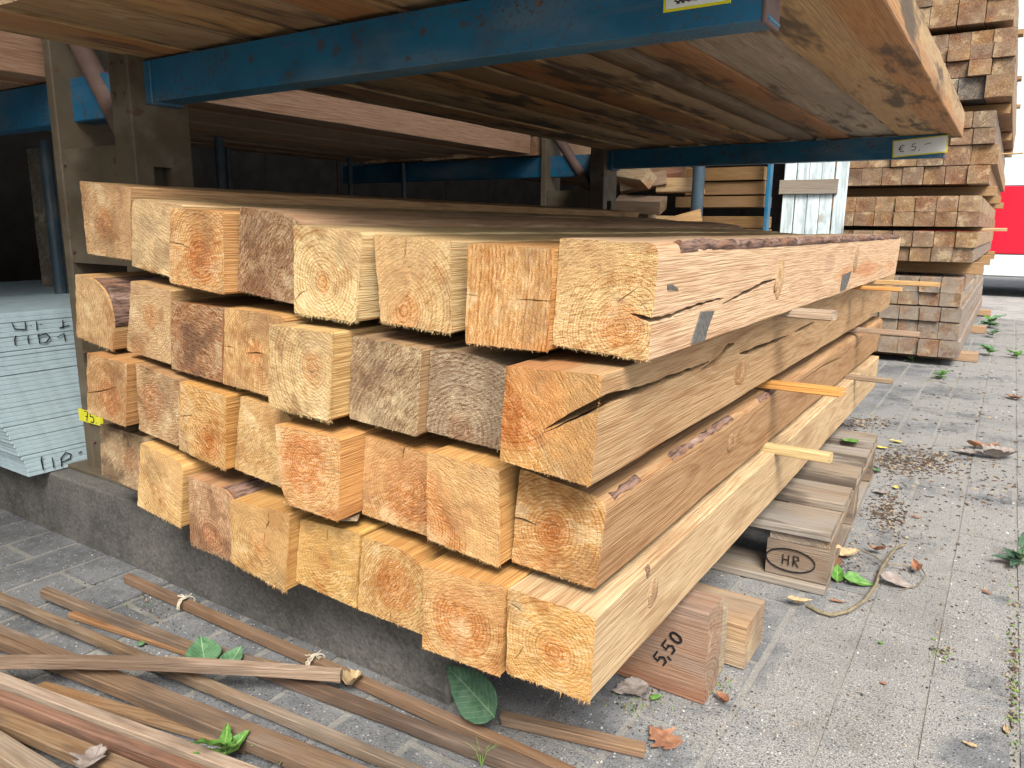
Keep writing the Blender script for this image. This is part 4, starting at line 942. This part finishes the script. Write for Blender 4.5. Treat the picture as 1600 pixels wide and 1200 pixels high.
# white painted hatch boards leaning in front of the tall stack
wp = Mat('flaking_white_paint'); c_ = wp.co(); n1 = wp.noise(wp.vm('MULTIPLY', c_, (30, 30, 4)), 1.0, 5.0, .65); n2 = wp.noise(c_, 9.0, 4.0)
cc = wp.mix(wp.step(n1, .42, .62), (.66, .76, .79, 1), (.42, .50, .52, 1)); cc = wp.mix(wp.step(n1, .64, .72), cc, (.20, .17, .13, 1)); cc = wp.mix(wp.step(n2, .60, .72, 0, .7), cc, (.33, .30, .24, 1))
WHITEPAINT = wp.fin(cc, .6, n1, .003, .6)
P0, P1 = atY(1218, 372, 5.35), atY(1318, 372, 5.35)
wb = empty('painted_shutter', ((P0.x + P1.x) / 2, 5.35, G)); tag(wb, 'flaking white painted board shutter standing before the tall stack', 'shutter')
W_ = P1.x - P0.x
for k in range(5):
    me = bevel_box(-W_ / 2 + k * W_ / 5, -W_ / 2 + (k + 1) * W_ / 5 - .006, -.012 + .003 * (k % 2), .012 + .003 * (k % 2), 0, 1.36 + .02 * ((k * 3) % 4), .003)
    for v in me.vertices: v.co.x += .012 * noise.noise(Vector((k * 3.1, 0, v.co.z)))
    link('shutter_board', me, WHITEPAINT, wb)
a_ = atY(1268, 292, 5.35)
cb = plank('cross_batten', -W_ / 2 - .02, W_ / 2 - .06, -.034, -.0155, a_.z - G - .045, a_.z - G + .045, 91, 'X', wb, (.32, .29, .26), .8, .3)
cb.rotation_euler[1] = 0; cb.rotation_euler = (0, math.radians(-0.5), math.pi / 2)

# ------------------------------------------------------------------ tall stack of square timbers in the background
YS = 5.80
rowsB = [(531, 557, 1499), (503, 530, 1498), (480, 502, 1503), (457, 478, 1501), (433, 457, 1503), ('b', 410, 430), (386, 409, 1521), (361, 386, 1527), (331, 354, 1530), (306, 331, 1532), ('b', 289, 305),
         (260, 288, 1546), (229, 259, 1560), (204, 228, 1555), (178, 203, 1555), ('b', 160, 177), (125, 159, 1583), (100, 124, 1585), (76, 99, 1587), (55, 76, 1588), ('b', 46, 55), (11, 45, 1584), (-24, 10, 1588)]
rk = random.Random(21); LEN = 4.2
btint = [(.52, .33, .16), (.46, .27, .12), (.40, .26, .15), (.56, .37, .19), (.34, .21, .13), (.48, .32, .18), (.44, .24, .11), (.36, .27, .19)]
def sq_mesh(wd, h, L, seed):
    r = random.Random(seed); return loft(refine([(-wd, 0), (0, 0), (0, h), (-wd, h)], .06, .003, r), L, seed, 14, .0025, 3, .003)
row_no = 0; bear_no = 0; counts = 0
NUMB = ['first', 'second', 'third', 'fourth', 'fifth', 'sixth', 'seventh', 'eighth', 'ninth', 'tenth', 'eleventh', 'twelfth', 'thirteenth', 'fourteenth', 'fifteenth', 'sixteenth', 'seventeenth', 'eighteenth', 'nineteenth', 'twentieth']
for rw_ in rowsB:
    if rw_[0] == 'b':
        zt_, zb_ = atY(1460, rw_[1], YS).z, atY(1460, rw_[2], YS).z
        for j, y in enumerate((YS + .25, YS + 2.0, YS + 3.7)):
            o = plank('stack_bearer', -1.45, -.15 + .06 * bear_no / 4, y, y + .11, zb_ + .002, zt_ - .002, 500 + bear_no * 3 + j, 'X', None, (.42, .27, .14), .15, .2)
            tag(o, f'crosswise bearer in the tall stack, {NUMB[bear_no]} gap from the ground, {("near end", "middle", "far end")[j]}', 'bearer', 'bearers in the tall stack')
        bear_no += 1; continue
    yt, yb, xr = rw_
    zt_, zb_ = atY(1460, yt, YS).z, atY(1460, yb, YS).z; X = atY(xr, (yt + yb) / 2, YS).x; h = zt_ - zb_ - .002; wd = .122 if yb - yt < 29 else .15
    shapes = [sq_mesh(wd - .002, h, LEN, 600 + row_no * 2), sq_mesh(wd - .002, h, LEN, 601 + row_no * 2)]
    c = 0; x = X
    left_lim = -1.36 if yt > 225 else (-.95 if yt > 120 else -.80)
    while x - wd > left_lim:
        grey = .28 if row_no > 4 else .80
        o = link('square_timber', shapes[rk.randrange(2)], TIMBER, None, (x, YS + rk.uniform(-.025, .02), zb_ + .001), (0, 0, rk.uniform(-.002, .002)))
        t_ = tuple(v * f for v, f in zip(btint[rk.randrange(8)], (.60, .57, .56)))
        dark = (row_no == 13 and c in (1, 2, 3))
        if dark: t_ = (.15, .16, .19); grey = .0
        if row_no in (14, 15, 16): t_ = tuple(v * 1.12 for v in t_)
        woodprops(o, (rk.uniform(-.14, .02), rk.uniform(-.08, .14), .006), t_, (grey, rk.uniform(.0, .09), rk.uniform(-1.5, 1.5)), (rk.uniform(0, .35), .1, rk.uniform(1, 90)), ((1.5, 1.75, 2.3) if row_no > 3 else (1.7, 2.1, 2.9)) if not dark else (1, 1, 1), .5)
        tag(o, f'square timber in the tall background stack, {NUMB[row_no]} layer up, {NUMB[c]} from the aisle', 'timber', 'square timbers in the tall stack')
        x -= wd + rk.uniform(.0, .004); c += 1; counts += 1
    row_no += 1
for j, y in enumerate((YS + .3, YS + 2.1, YS + 3.8)):
    zt_ = atY(1460, 557, YS).z
    o = plank('stack_bearer', -1.4, -.11, y, y + .14, G + .002, zt_ - .001, 560 + j, 'X', None, (.46, .31, .2), .3, .2); tag(o, f'bearer on the ground under the tall stack, {("near end", "middle", "far end")[j]}', 'bearer', 'bearers in the tall stack')
# sticker ends of the tall stack and a cord round it
for j, (px, py) in enumerate(((1563, 357), (1575, 268), (1590, 300))):
    zc = atY(1460, 357.5, YS).z if j == 0 else atY(1460, 203.5, YS).z
    if j == 2: continue
    o = plank('stack_sticker', -1.2, -.05 + .03 * j, YS + 1.0 + j, YS + 1.04 + j, zc - .012 + .006 * j, zc + .012 - .006 * j, 580 + j, 'X', None, (.6, .45, .28), .1, 0); tag(o, f'thin sticker poking out of the {("middle", "upper")[j]} of the tall stack', 'batten')

# ------------------------------------------------------------------ trailer far behind
YT = 12.6
CYAN = simple('pale_trailer_panel', (.62, .80, .84, 1), .35, .04, 2, .02); RED = simple('red_trailer_panel', (.62, .012, .035, 1), .35, .06, 2, .02); TW = simple('white_trailer_skirt', (.62, .66, .67, 1), .4, .05, 2, .02); TD = simple('dark_chassis', (.02, .02, .022, 1), .8, .3, 10, .2); RUB = simple('tyre_rubber', (.02, .02, .02, 1), .85, .2, 60, .4)
tr = empty('trailer', (3.0, YT, G)); tag(tr, 'white trailer with a red band far behind the tall stack', 'trailer')
zs = [atY(1580, y, YT).z - G for y in (432, 397, 291, 60)]
def tb(n, z0, z1, m, y0=0.0, y1=2.5, x0=-4.2, x1=4.2): return link(n, bevel_box(x0, x1, y0, y1, z0, z1, .01), m, tr)
tb('skirt', zs[0], zs[1] - .006, TW); tb('red_band', zs[1], zs[2], RED, -.012, 2.51); tb('side_panel', zs[2] + .006, 4.4, CYAN)
tb('chassis', .38, zs[0] - .01, TD, .25, 2.2)
for x in (-1.2, .1, 2.6):
    for y in (.2, 2.1):
        me = tube([(x, y - .12, .46), (x, y - .10, .46), (x, y + .10, .46), (x, y + .12, .46)], .455, 24); wl_ = link('wheel', me, RUB, tr)
        link('hub', tube([(x, y - .14, .46), (x, y - .115, .46)], .22, 20), TW, wl_)
for k in range(8): link('panel_rib', bevel_box(-4.0 + k * 1.14, -3.97 + k * 1.14, -.022, 0.0, zs[2] + .01, 4.38, .004), CYAN, tr)

# ------------------------------------------------------------------ battens lying on the paving
def ground_stick(p0, p1, z, wd, h, seed, label, tint, grey=.1, bow=(0, 0), z1=None, stain=.2, name='loose_batten', roll=0.0):
    wd *= .70; h *= .9; A = atZ(*p0, z + h * .5); B = atZ(*p1, (z if z1 is None else z1) + h * .5); A.z -= h * .5; B.z -= h * .5
    d = B - A; L = d.length; rz = math.atan2(-d.x, d.y); rx = math.asin(d.z / L)
    o = link(name, stick_mesh(wd, h, L, seed, bow, .0015), TIMBER, None, A); o.rotation_mode = 'XYZ'
    o.matrix_basis = Matrix.Translation(A) @ Matrix.Rotation(rz, 4, 'Z') @ Matrix.Rotation(rx, 4, 'X') @ Matrix.Rotation(roll, 4, 'Y')
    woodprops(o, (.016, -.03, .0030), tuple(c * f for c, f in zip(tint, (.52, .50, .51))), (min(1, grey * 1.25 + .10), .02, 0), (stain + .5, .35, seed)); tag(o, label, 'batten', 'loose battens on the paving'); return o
g0 = G + .003
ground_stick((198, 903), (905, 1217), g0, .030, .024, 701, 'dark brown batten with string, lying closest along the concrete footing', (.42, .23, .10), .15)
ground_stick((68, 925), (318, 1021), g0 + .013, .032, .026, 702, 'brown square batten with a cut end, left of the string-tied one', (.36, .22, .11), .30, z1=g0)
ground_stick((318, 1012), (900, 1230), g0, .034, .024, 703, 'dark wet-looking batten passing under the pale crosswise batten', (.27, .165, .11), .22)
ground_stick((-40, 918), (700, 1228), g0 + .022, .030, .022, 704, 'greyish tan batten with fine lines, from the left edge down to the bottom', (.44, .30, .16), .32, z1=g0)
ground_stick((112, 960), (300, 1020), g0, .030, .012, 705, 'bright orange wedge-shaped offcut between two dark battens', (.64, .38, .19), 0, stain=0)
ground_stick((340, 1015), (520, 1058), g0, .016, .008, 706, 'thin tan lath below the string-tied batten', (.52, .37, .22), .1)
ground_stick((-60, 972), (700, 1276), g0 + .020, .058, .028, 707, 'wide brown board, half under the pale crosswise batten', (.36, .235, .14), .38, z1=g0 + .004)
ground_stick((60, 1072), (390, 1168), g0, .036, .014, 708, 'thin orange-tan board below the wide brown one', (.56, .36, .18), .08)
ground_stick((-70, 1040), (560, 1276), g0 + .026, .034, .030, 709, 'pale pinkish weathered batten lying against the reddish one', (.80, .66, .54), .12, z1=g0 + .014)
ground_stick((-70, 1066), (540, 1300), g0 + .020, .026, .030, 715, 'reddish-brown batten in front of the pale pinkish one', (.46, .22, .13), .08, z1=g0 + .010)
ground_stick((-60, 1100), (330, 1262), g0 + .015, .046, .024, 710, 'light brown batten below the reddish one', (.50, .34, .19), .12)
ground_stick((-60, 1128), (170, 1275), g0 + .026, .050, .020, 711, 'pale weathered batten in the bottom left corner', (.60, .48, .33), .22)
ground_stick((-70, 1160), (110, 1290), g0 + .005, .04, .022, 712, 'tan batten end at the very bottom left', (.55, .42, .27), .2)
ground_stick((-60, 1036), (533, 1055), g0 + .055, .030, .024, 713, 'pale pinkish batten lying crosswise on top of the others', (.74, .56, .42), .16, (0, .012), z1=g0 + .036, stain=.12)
ground_stick((786, 1122), (1008, 1172), g0, .034, .020, 714, 'short sawn batten end pointing at the brown leaf', (.56, .36, .20), .2)
# string tied round the first batten
def string_tie(px, py, seed):
    r = random.Random(seed); P = atZ(px, py, g0 + .024); root = empty('string_tie', (P.x, P.y, g0)); tag(root, ('loose pale string knot on the dark batten' if seed == 1 else 'pale string loop round the dark batten'), 'string')
    for k in range(5):
        pts = [(r.uniform(-.004, .004) + .003 * math.sin(t + k), .022 * math.cos(t * .5) , .004 + .026 * math.sin(t * .5) ** .5 if 0 < t * .5 < math.pi else .004) for t in np.linspace(0.05, 6.2, 14)]
        link('strand', tube(pts, .0011, 5), STRING, root)
    for k in range(6):
        a = r.uniform(0, 6.28); pts = [(.012 * t * math.cos(a) + r.uniform(-.002, .002), .012 * t * math.sin(a) + r.uniform(-.002, .002), .0305 + r.uniform(-.001, .002)) for t in np.linspace(0, 1.6, 6)]
        link('strand', tube(pts, .0009, 5), STRING, root)
string_tie(290, 937, 1); string_tie(492, 1028, 2)

# ------------------------------------------------------------------ leaves, twig, weeds and litter
def leaf_mesh(L, W, seed, curl=.2, fold=.25, jag=.0, tipcurl=0.0, lobes=0):
    nu, nv = 16, 10; vs = []; fs = []; r = random.Random(seed)
    for i in range(nu + 1):
        t = i / nu; wv = W * .5 * (math.sin(math.pi * min(1, t ** .75)) ** .8) * (1 - .25 * t)
        for j in range(-nv // 2, nv // 2 + 1):
            s = j / (nv / 2); e = wv * s * (1 + (jag * (r.random() - .5) if abs(j) == nv // 2 else 0)) + 0
            if lobes and abs(j) > 2: e *= 1 + .28 * math.sin(t * lobes * 2 * math.pi) * abs(s)
            z = fold * abs(e) + curl * L * (t - .5) ** 2 - .0 + .06 * L * noise.noise(Vector((t * 4, s * 2, seed))) + tipcurl * L * max(0, t - .6) ** 2 * 6
            vs.append((e, t * L, z))
    w_ = nv + 1
    for i in range(nu):
        for j in range(nv): fs.append((i * w_ + j, i * w_ + j + 1, (i + 1) * w_ + j + 1, (i + 1) * w_ + j))
    top = len(vs); zmin = min(v[2] for v in vs)
    vs = [(v[0], v[1], v[2] - zmin) for v in vs]
    vs += [(v[0], v[1], v[2] - .0004) for v in vs]; fs += [tuple(k + top for k in f[::-1]) for f in fs]
    return mesh('leaf', vs, fs, 70)
def leaf(p, z, L, W, rz, mat, seed, label, curl=.2, fold=.25, jag=.2, tipcurl=0.0, rx=0.0, ry=0.0, lobes=0, name='fallen_leaf'):
    P = atZ(*p, z); me = leaf_mesh(L, W, seed, curl, fold, jag, tipcurl, lobes); me.transform(Matrix.Translation((0, -L / 2, 0)))
    o = link(name, me, mat, None, P, (rx, ry, rz)); tag(o, label, 'leaf'); return o
def leaf_between(pb, pt, W, mat, seed, label, face, **k):
    B, T = Vector(pb), Vector(pt); d = T - B; L = d.length; Yx = d.normalized(); Zx = (Vector(face) - Yx * Vector(face).dot(Yx)).normalized(); Xx = Yx.cross(Zx)
    o = link('fallen_leaf', leaf_mesh(L, W, seed, **k), mat); o.matrix_basis = Matrix.Translation(B) @ Matrix((Xx, Yx, Zx)).transposed().to_4x4(); return tag(o, label, 'leaf')
leaf_between(atY(776, 1122, .965), atY(699, 1040, 1.0), .085, D_LEAF, 1, 'dark green leaf standing against the batten below the stack', (.3, -1, .55), curl=.12, fold=.12, jag=.04)
if False: leaf((735, 1078), G + .055, .105, .085, math.radians(195), D_LEAF, 1, 'dark green leaf standing against the batten below the stack', .15, .15, .05, rx=math.radians(38), ry=.1)
leaf((318, 1022), G + .030, .100, .075, math.radians(60), G_LEAF, 2, 'large green leaf lying under the pale crosswise batten', .3, .35, .05, rx=.15)
leaf((365, 1028), G + .028, .060, .050, math.radians(20), G_LEAF, 3, 'smaller green leaf beside the large one', .3, .35, .05, rx=.2)
leaf((222, 1005), G + .006, .024, .02, .4, G_LEAF, 4, 'scrap of green leaf between two battens', .2, .2, .4)
leaf((1035, 1153), G + .005, .070, .060, 1.1, B_LEAF, 5, 'rust-brown lobed leaf beside the short batten end', .15, .1, .5, lobes=4)
leaf((985, 1078), G + .006, .078, .060, 2.4, X_LEAF, 6, 'holed grey dead leaf before the reddish bearer block', .2, .15, .5)
leaf((1026, 1090), G + .004, .028, .018, -.5, L_LEAF, 7, 'small bright green leaf before the reddish bearer block', .2, .3, .1)
leaf((1127, 1094), G + .005, .040, .022, .9, B_LEAF, 8, 'curled orange-brown leaf at the corner of the reddish bearer block', .9, 1.2, .3)
leaf((145, 1188), G + .045, .060, .052, .6, X_LEAF, 9, 'crumpled grey dead leaf on the light brown batten', .5, .5, .6, lobes=3)
leaf((552, 1068), G + .020, .050, .045, .2, T_LEAF, 10, 'crumpled tan leaf at the end of the pale crosswise batten', 1.0, 1.2, .5)
leaf((398, 995), G + .005, .035, .03, 1.0, T_LEAF, 11, 'scrap of tan leaf under the string-tied batten', .4, .3, .6)
leaf((1327, 690), -.735 + .005, .060, .055, 1.3, L_LEAF, 12, 'light green leaf on the pallet deck', .25, .25, .1)
leaf((1249, 942), G + .010, .060, .026, -1.1, T_LEAF, 13, 'curled tan leaf at the corner of the pallet', .6, .8, .2)
leaf((1310, 940), G + .004, .040, .012, -1.4, B_LEAF, 14, 'orange-brown scrap beside the twig', .2, .3, .3)
leaf((1583, 622), G + .006, .10, .06, .8, B_LEAF, 15, 'brown leaf on the paving at the right edge', .5, .5, .4)
leaf((1400, 690), G + .005, .055, .030, 1.2, Y_LEAF, 16, 'yellow leaf right of the pallet, the farther of two', .2, .3, .1)
leaf((1378, 700), G + .005, .055, .030, -1.2, Y_LEAF, 17, 'yellow leaf right beside the pallet', .2, .3, .1)
leaf((1368, 735), G + .005, .050, .03, .5, G_LEAF, 18, 'small grey-green leaf at the pallet edge', .3, .3, .2)
leaf((1375, 770), G + .005, .055, .04, 1.5, X_LEAF, 19, 'pinkish dead leaf right of the pallet', .3, .3, .5)
leaf((1400, 762), G + .005, .040, .022, .1, Y_LEAF, 20, 'pale yellow scrap beside the pinkish dead leaf', .3, .3, .3)
leaf((1430, 808), G + .004, .040, .012, 1.4, B_LEAF, 21, 'narrow red-brown scrap in the open paving', .3, .4, .3)
leaf((1510, 708), G + .006, .12, .055, 1.45, X_LEAF, 22, 'flat grey-green leaf, left of the crumpled heap at the right edge', .15, .2, .1)
leaf((1562, 715), G + .008, .15, .10, -.9, X_LEAF, 23, 'crumpled grey dead leaf at the right edge', .7, .9, .4)
leaf((1535, 700), G + .006, .13, .035, -1.2, B_LEAF, 24, 'dark curled strip of leaf on the crumpled one', .8, 1.2, .3)
leaf((1540, 925), G + .004, .03, .012, 1.0, B_LEAF, 25, 'tiny red-brown leaf scrap near the right edge', .2, .3, .3)
leaf((1572, 1140), G + .003, .032, .011, .1, T_LEAF, 26, 'tiny pale leaf scrap in the mossy joint', .3, .4, .2)
leaf((1515, 1164), G + .003, .025, .012, 1.4, T_LEAF, 27, 'tiny tan leaf scrap at the lower right', .3, .4, .4)
leaf((1380, 1068), G + .003, .014, .01, 1.4, B_LEAF, 28, 'very small red leaf scrap on the open paving', .3, .4, .4)
# twig with withered leaves
tw = empty('fallen_twig', atZ(1330, 950, G)); tag(tw, 'fallen twig with withered leaves in front of the pallet', 'twig')
def tp(px, py, h=.006): return Vector(atZ(px, py, G + h)) - tw.location
main = [tp(1262, 946), tp(1282, 957), tp(1300, 961, .008), tp(1325, 955, .010), tp(1350, 939, .012), tp(1368, 915, .014), tp(1376, 890, .016), tp(1390, 868, .020), tp(1400, 856, .016), tp(1413, 851, .012)]
link('stem', tube(main, .0052, 8, .65), TWIG, tw)
link('side_shoot', tube([tp(1385, 882, .018), tp(1365, 868, .020), tp(1345, 860, .014), tp(1315, 862, .010)], .0022, 6, .6), TWIG, tw)
link('side_shoot', tube([tp(1386, 880, .016), tp(1410, 884, .014), tp(1440, 888, .012), tp(1447, 900, .010), tp(1435, 915, .006), tp(1405, 922, .004)], .0020, 6, .6), TWIG, tw)
def tleaf(px, py, L, W, rz, mat, seed, h=.006, **k):
    me = leaf_mesh(L, W, seed, **k); me.transform(Matrix.Translation((0, -L / 2, 0))); link('leaf', me, mat, tw, tp(px, py, h), (random.Random(seed).uniform(-.3, .3), random.Random(seed + 1).uniform(-.3, .3), rz))
tleaf(1340, 910, .075, .045, -1.35, L_LEAF, 51, curl=.4, fold=.5, jag=.3); tleaf(1308, 900, .07, .04, .2, L_LEAF, 52, curl=.6, fold=.7, jag=.3); tleaf(1318, 868, .085, .05, -1.0, T_LEAF, 53, curl=.8, fold=.7, jag=.4)
tleaf(1300, 880, .06, .04, .7, B_LEAF, 54, curl=.8, fold=.8, jag=.4); tleaf(1400, 912, .085, .045, -1.45, X_LEAF, 55, curl=.4, fold=.6, jag=.2); tleaf(1432, 888, .05, .03, .3, B_LEAF, 56, h=.012, curl=1.0, fold=1.0, jag=.4); tleaf(1372, 860, .05, .025, 1.2, B_LEAF, 57, h=.014, curl=.9, fold=.9, jag=.4)
# weeds
def weed(px, py, z, size, n, mats, seed, label, up=.6):
    r = random.Random(seed); P = atZ(px, py, z); root = empty('weed', P); tag(root, label, 'weed', 'weeds on the paving')
    link('stem', tube([(0, 0, -.002), (size * .05, 0, size * .25), (0, size * .04, size * .5)], .0016, 6, .7), STEMG, root)
    for k in range(n):
        a = k * 2.4 + r.uniform(-.4, .4); me = leaf_mesh(size * r.uniform(.5, .95), size * r.uniform(.28, .45), seed + k, .35, .35, .25, -.1)
        link('leaf', me, mats[k % len(mats)], root, (0, 0, size * r.uniform(.05, .45)), (r.uniform(.1, .9) * up, 0, a))
    return root
weed(352, 1195, G + .012, .075, 5, [L_LEAF], 61, 'bright green seedling growing up between the bottom left battens', 1.1)
weed(420, 1178, G, .050, 7, [L_LEAF, D_LEAF], 62, 'low green weed beside the wide brown board')
weed(450, 1192, G, .045, 5, [D_LEAF, L_LEAF], 63, 'low green weed at the bottom edge left of the grass')
weed(1470, 592, G, .09, 8, [L_LEAF], 64, 'single small green weed on the open paving before the tall stack')
weed(1545, 556, G, .11, 10, [L_LEAF, G_LEAF], 65, 'green weed at the corner of the tall stack')
weed(1515, 560, G, .08, 7, [G_LEAF], 66, 'low weed by the bearer of the tall stack')
weed(1546, 512, G, .17, 10, [L_LEAF, G_LEAF], 67, 'taller weed against the side of the tall stack, nearer one')
weed(1550, 528, G, .10, 8, [L_LEAF, D_LEAF], 68, 'small weed between the two by the tall stack')
weed(1425, 566, G, .07, 7, [D_LEAF, L_LEAF], 69, 'flat weed left of the single small one')
weed(1588, 560, G, .10, 7, [L_LEAF], 70, 'weed at the right edge level with the tall stack')
weed(1592, 884, G, .105, 7, [D_LEAF, D_LEAF, G_LEAF], 71, 'dark green leafy weed cut by the right edge')
weed(1376, 1008, G, .012, 4, [L_LEAF], 72, 'tiny seedling on the open paving')
gr = empty('grass_tuft', atZ(752, 1198, G)); tag(gr, 'thin grass tuft at the bottom between two battens', 'grass'); rg = random.Random(4)
for k in range(7):
    a = rg.uniform(0, 6.28); hgt = rg.uniform(.03, .07); link('blade', tube([(0, 0, 0), (.01 * math.cos(a), .01 * math.sin(a), hgt * .7), (.03 * math.cos(a), .03 * math.sin(a), hgt)], .0009, 5, .3), STEMG, gr)
# litter: crumbs of bark, needles and grit
def litter(name, areas, label, mats, seed, smin, smax):
    r = random.Random(seed); bm = bmesh.new()
    for (cx, cy, sx, sy, n) in areas:
        for _ in range(n):
            P = atZ(r.gauss(cx, sx), r.gauss(cy, sy), G)
            if P.y < .3 or P.y > 12 or (P.x < -.62 and P.y > 1.0): continue
            s = r.uniform(smin, smax) * min(2.2, max(.55, P.y / 2.0)); a = r.uniform(0, 6.28); asp = r.choice((.15, .2, .5, .8)); hh = s * r.uniform(.08, .3)
            ca, sa = math.cos(a), math.sin(a); vs = []
            for u, v in ((-1, -asp), (1, -asp * .6), (.8, asp), (-.7, asp * .8)):
                vs.append((P.x + s * (u * ca - v * sa), P.y + s * (u * sa + v * ca)))
            lo = [bm.verts.new((x, y, G - .001)) for x, y in vs]; hi = [bm.verts.new((P.x + (x - P.x) * .75, P.y + (y - P.y) * .75, G + hh + .0012)) for x, y in vs]
            fs = [bm.faces.new(hi)] + [bm.faces.new((lo[k], lo[(k + 1) % 4], hi[(k + 1) % 4], hi[k])) for k in range(4)]
            mi = r.randrange(len(mats))
            for f in fs: f.material_index = mi
    me = bpy.data.meshes.new(name); bm.to_mesh(me); bm.free()
    for m_ in mats: me.materials.append(m_)
    o = link(name, me); tag(o, label, 'litter', kind='stuff'); return o
BR1 = simple('brown_litter', (.11, .07, .045, 1), .9, .4, 60, .3); BR2 = simple('dark_litter', (.05, .042, .035, 1), .9, .4, 60, .3); TN = simple('tan_litter', (.34, .27, .18, 1), .9, .3, 60, .3); WH = simple('pale_grit', (.52, .50, .46, 1), .8, .3, 60, .3); RD = simple('reddish_litter', (.26, .11, .06, 1), .9, .3, 60, .3)
litter('leaf_litter', [(1420, 722, 42, 11, 900), (1385, 800, 16, 20, 500), (1400, 850, 60, 40, 150), (1320, 880, 20, 16, 150), (1345, 662, 30, 6, 300), (1520, 760, 60, 30, 220), (1500, 640, 60, 50, 200)], 'brown crumbs of leaf and bark drifted beside the pallet', [BR1, BR2, TN, BR1, BR2, BR1], 1, .0012, .0055)
litter('grit', [(1400, 1000, 150, 130, 420), (1540, 800, 80, 150, 260), (300, 980, 160, 60, 350), (1100, 1130, 120, 40, 250), (1560, 560, 40, 50, 200), (150, 900, 90, 40, 120)], 'small scattered grit and splinters on the paving', [WH, TN, BR2, BR1], 2, .0009, .0042)
litter('joint_debris', [(1583, 1060, 6, 70, 260), (230, 930, 30, 14, 160), (1475, 1020, 10, 10, 80), (1000, 1098, 25, 10, 120), (1125, 1075, 12, 16, 80)], 'mossy crumbs lying in the paving joints', [BR1, TN, STEMG, BR2], 3, .001, .005)
print('timbers in tall stack', counts, 'objects', len(bpy.data.objects))
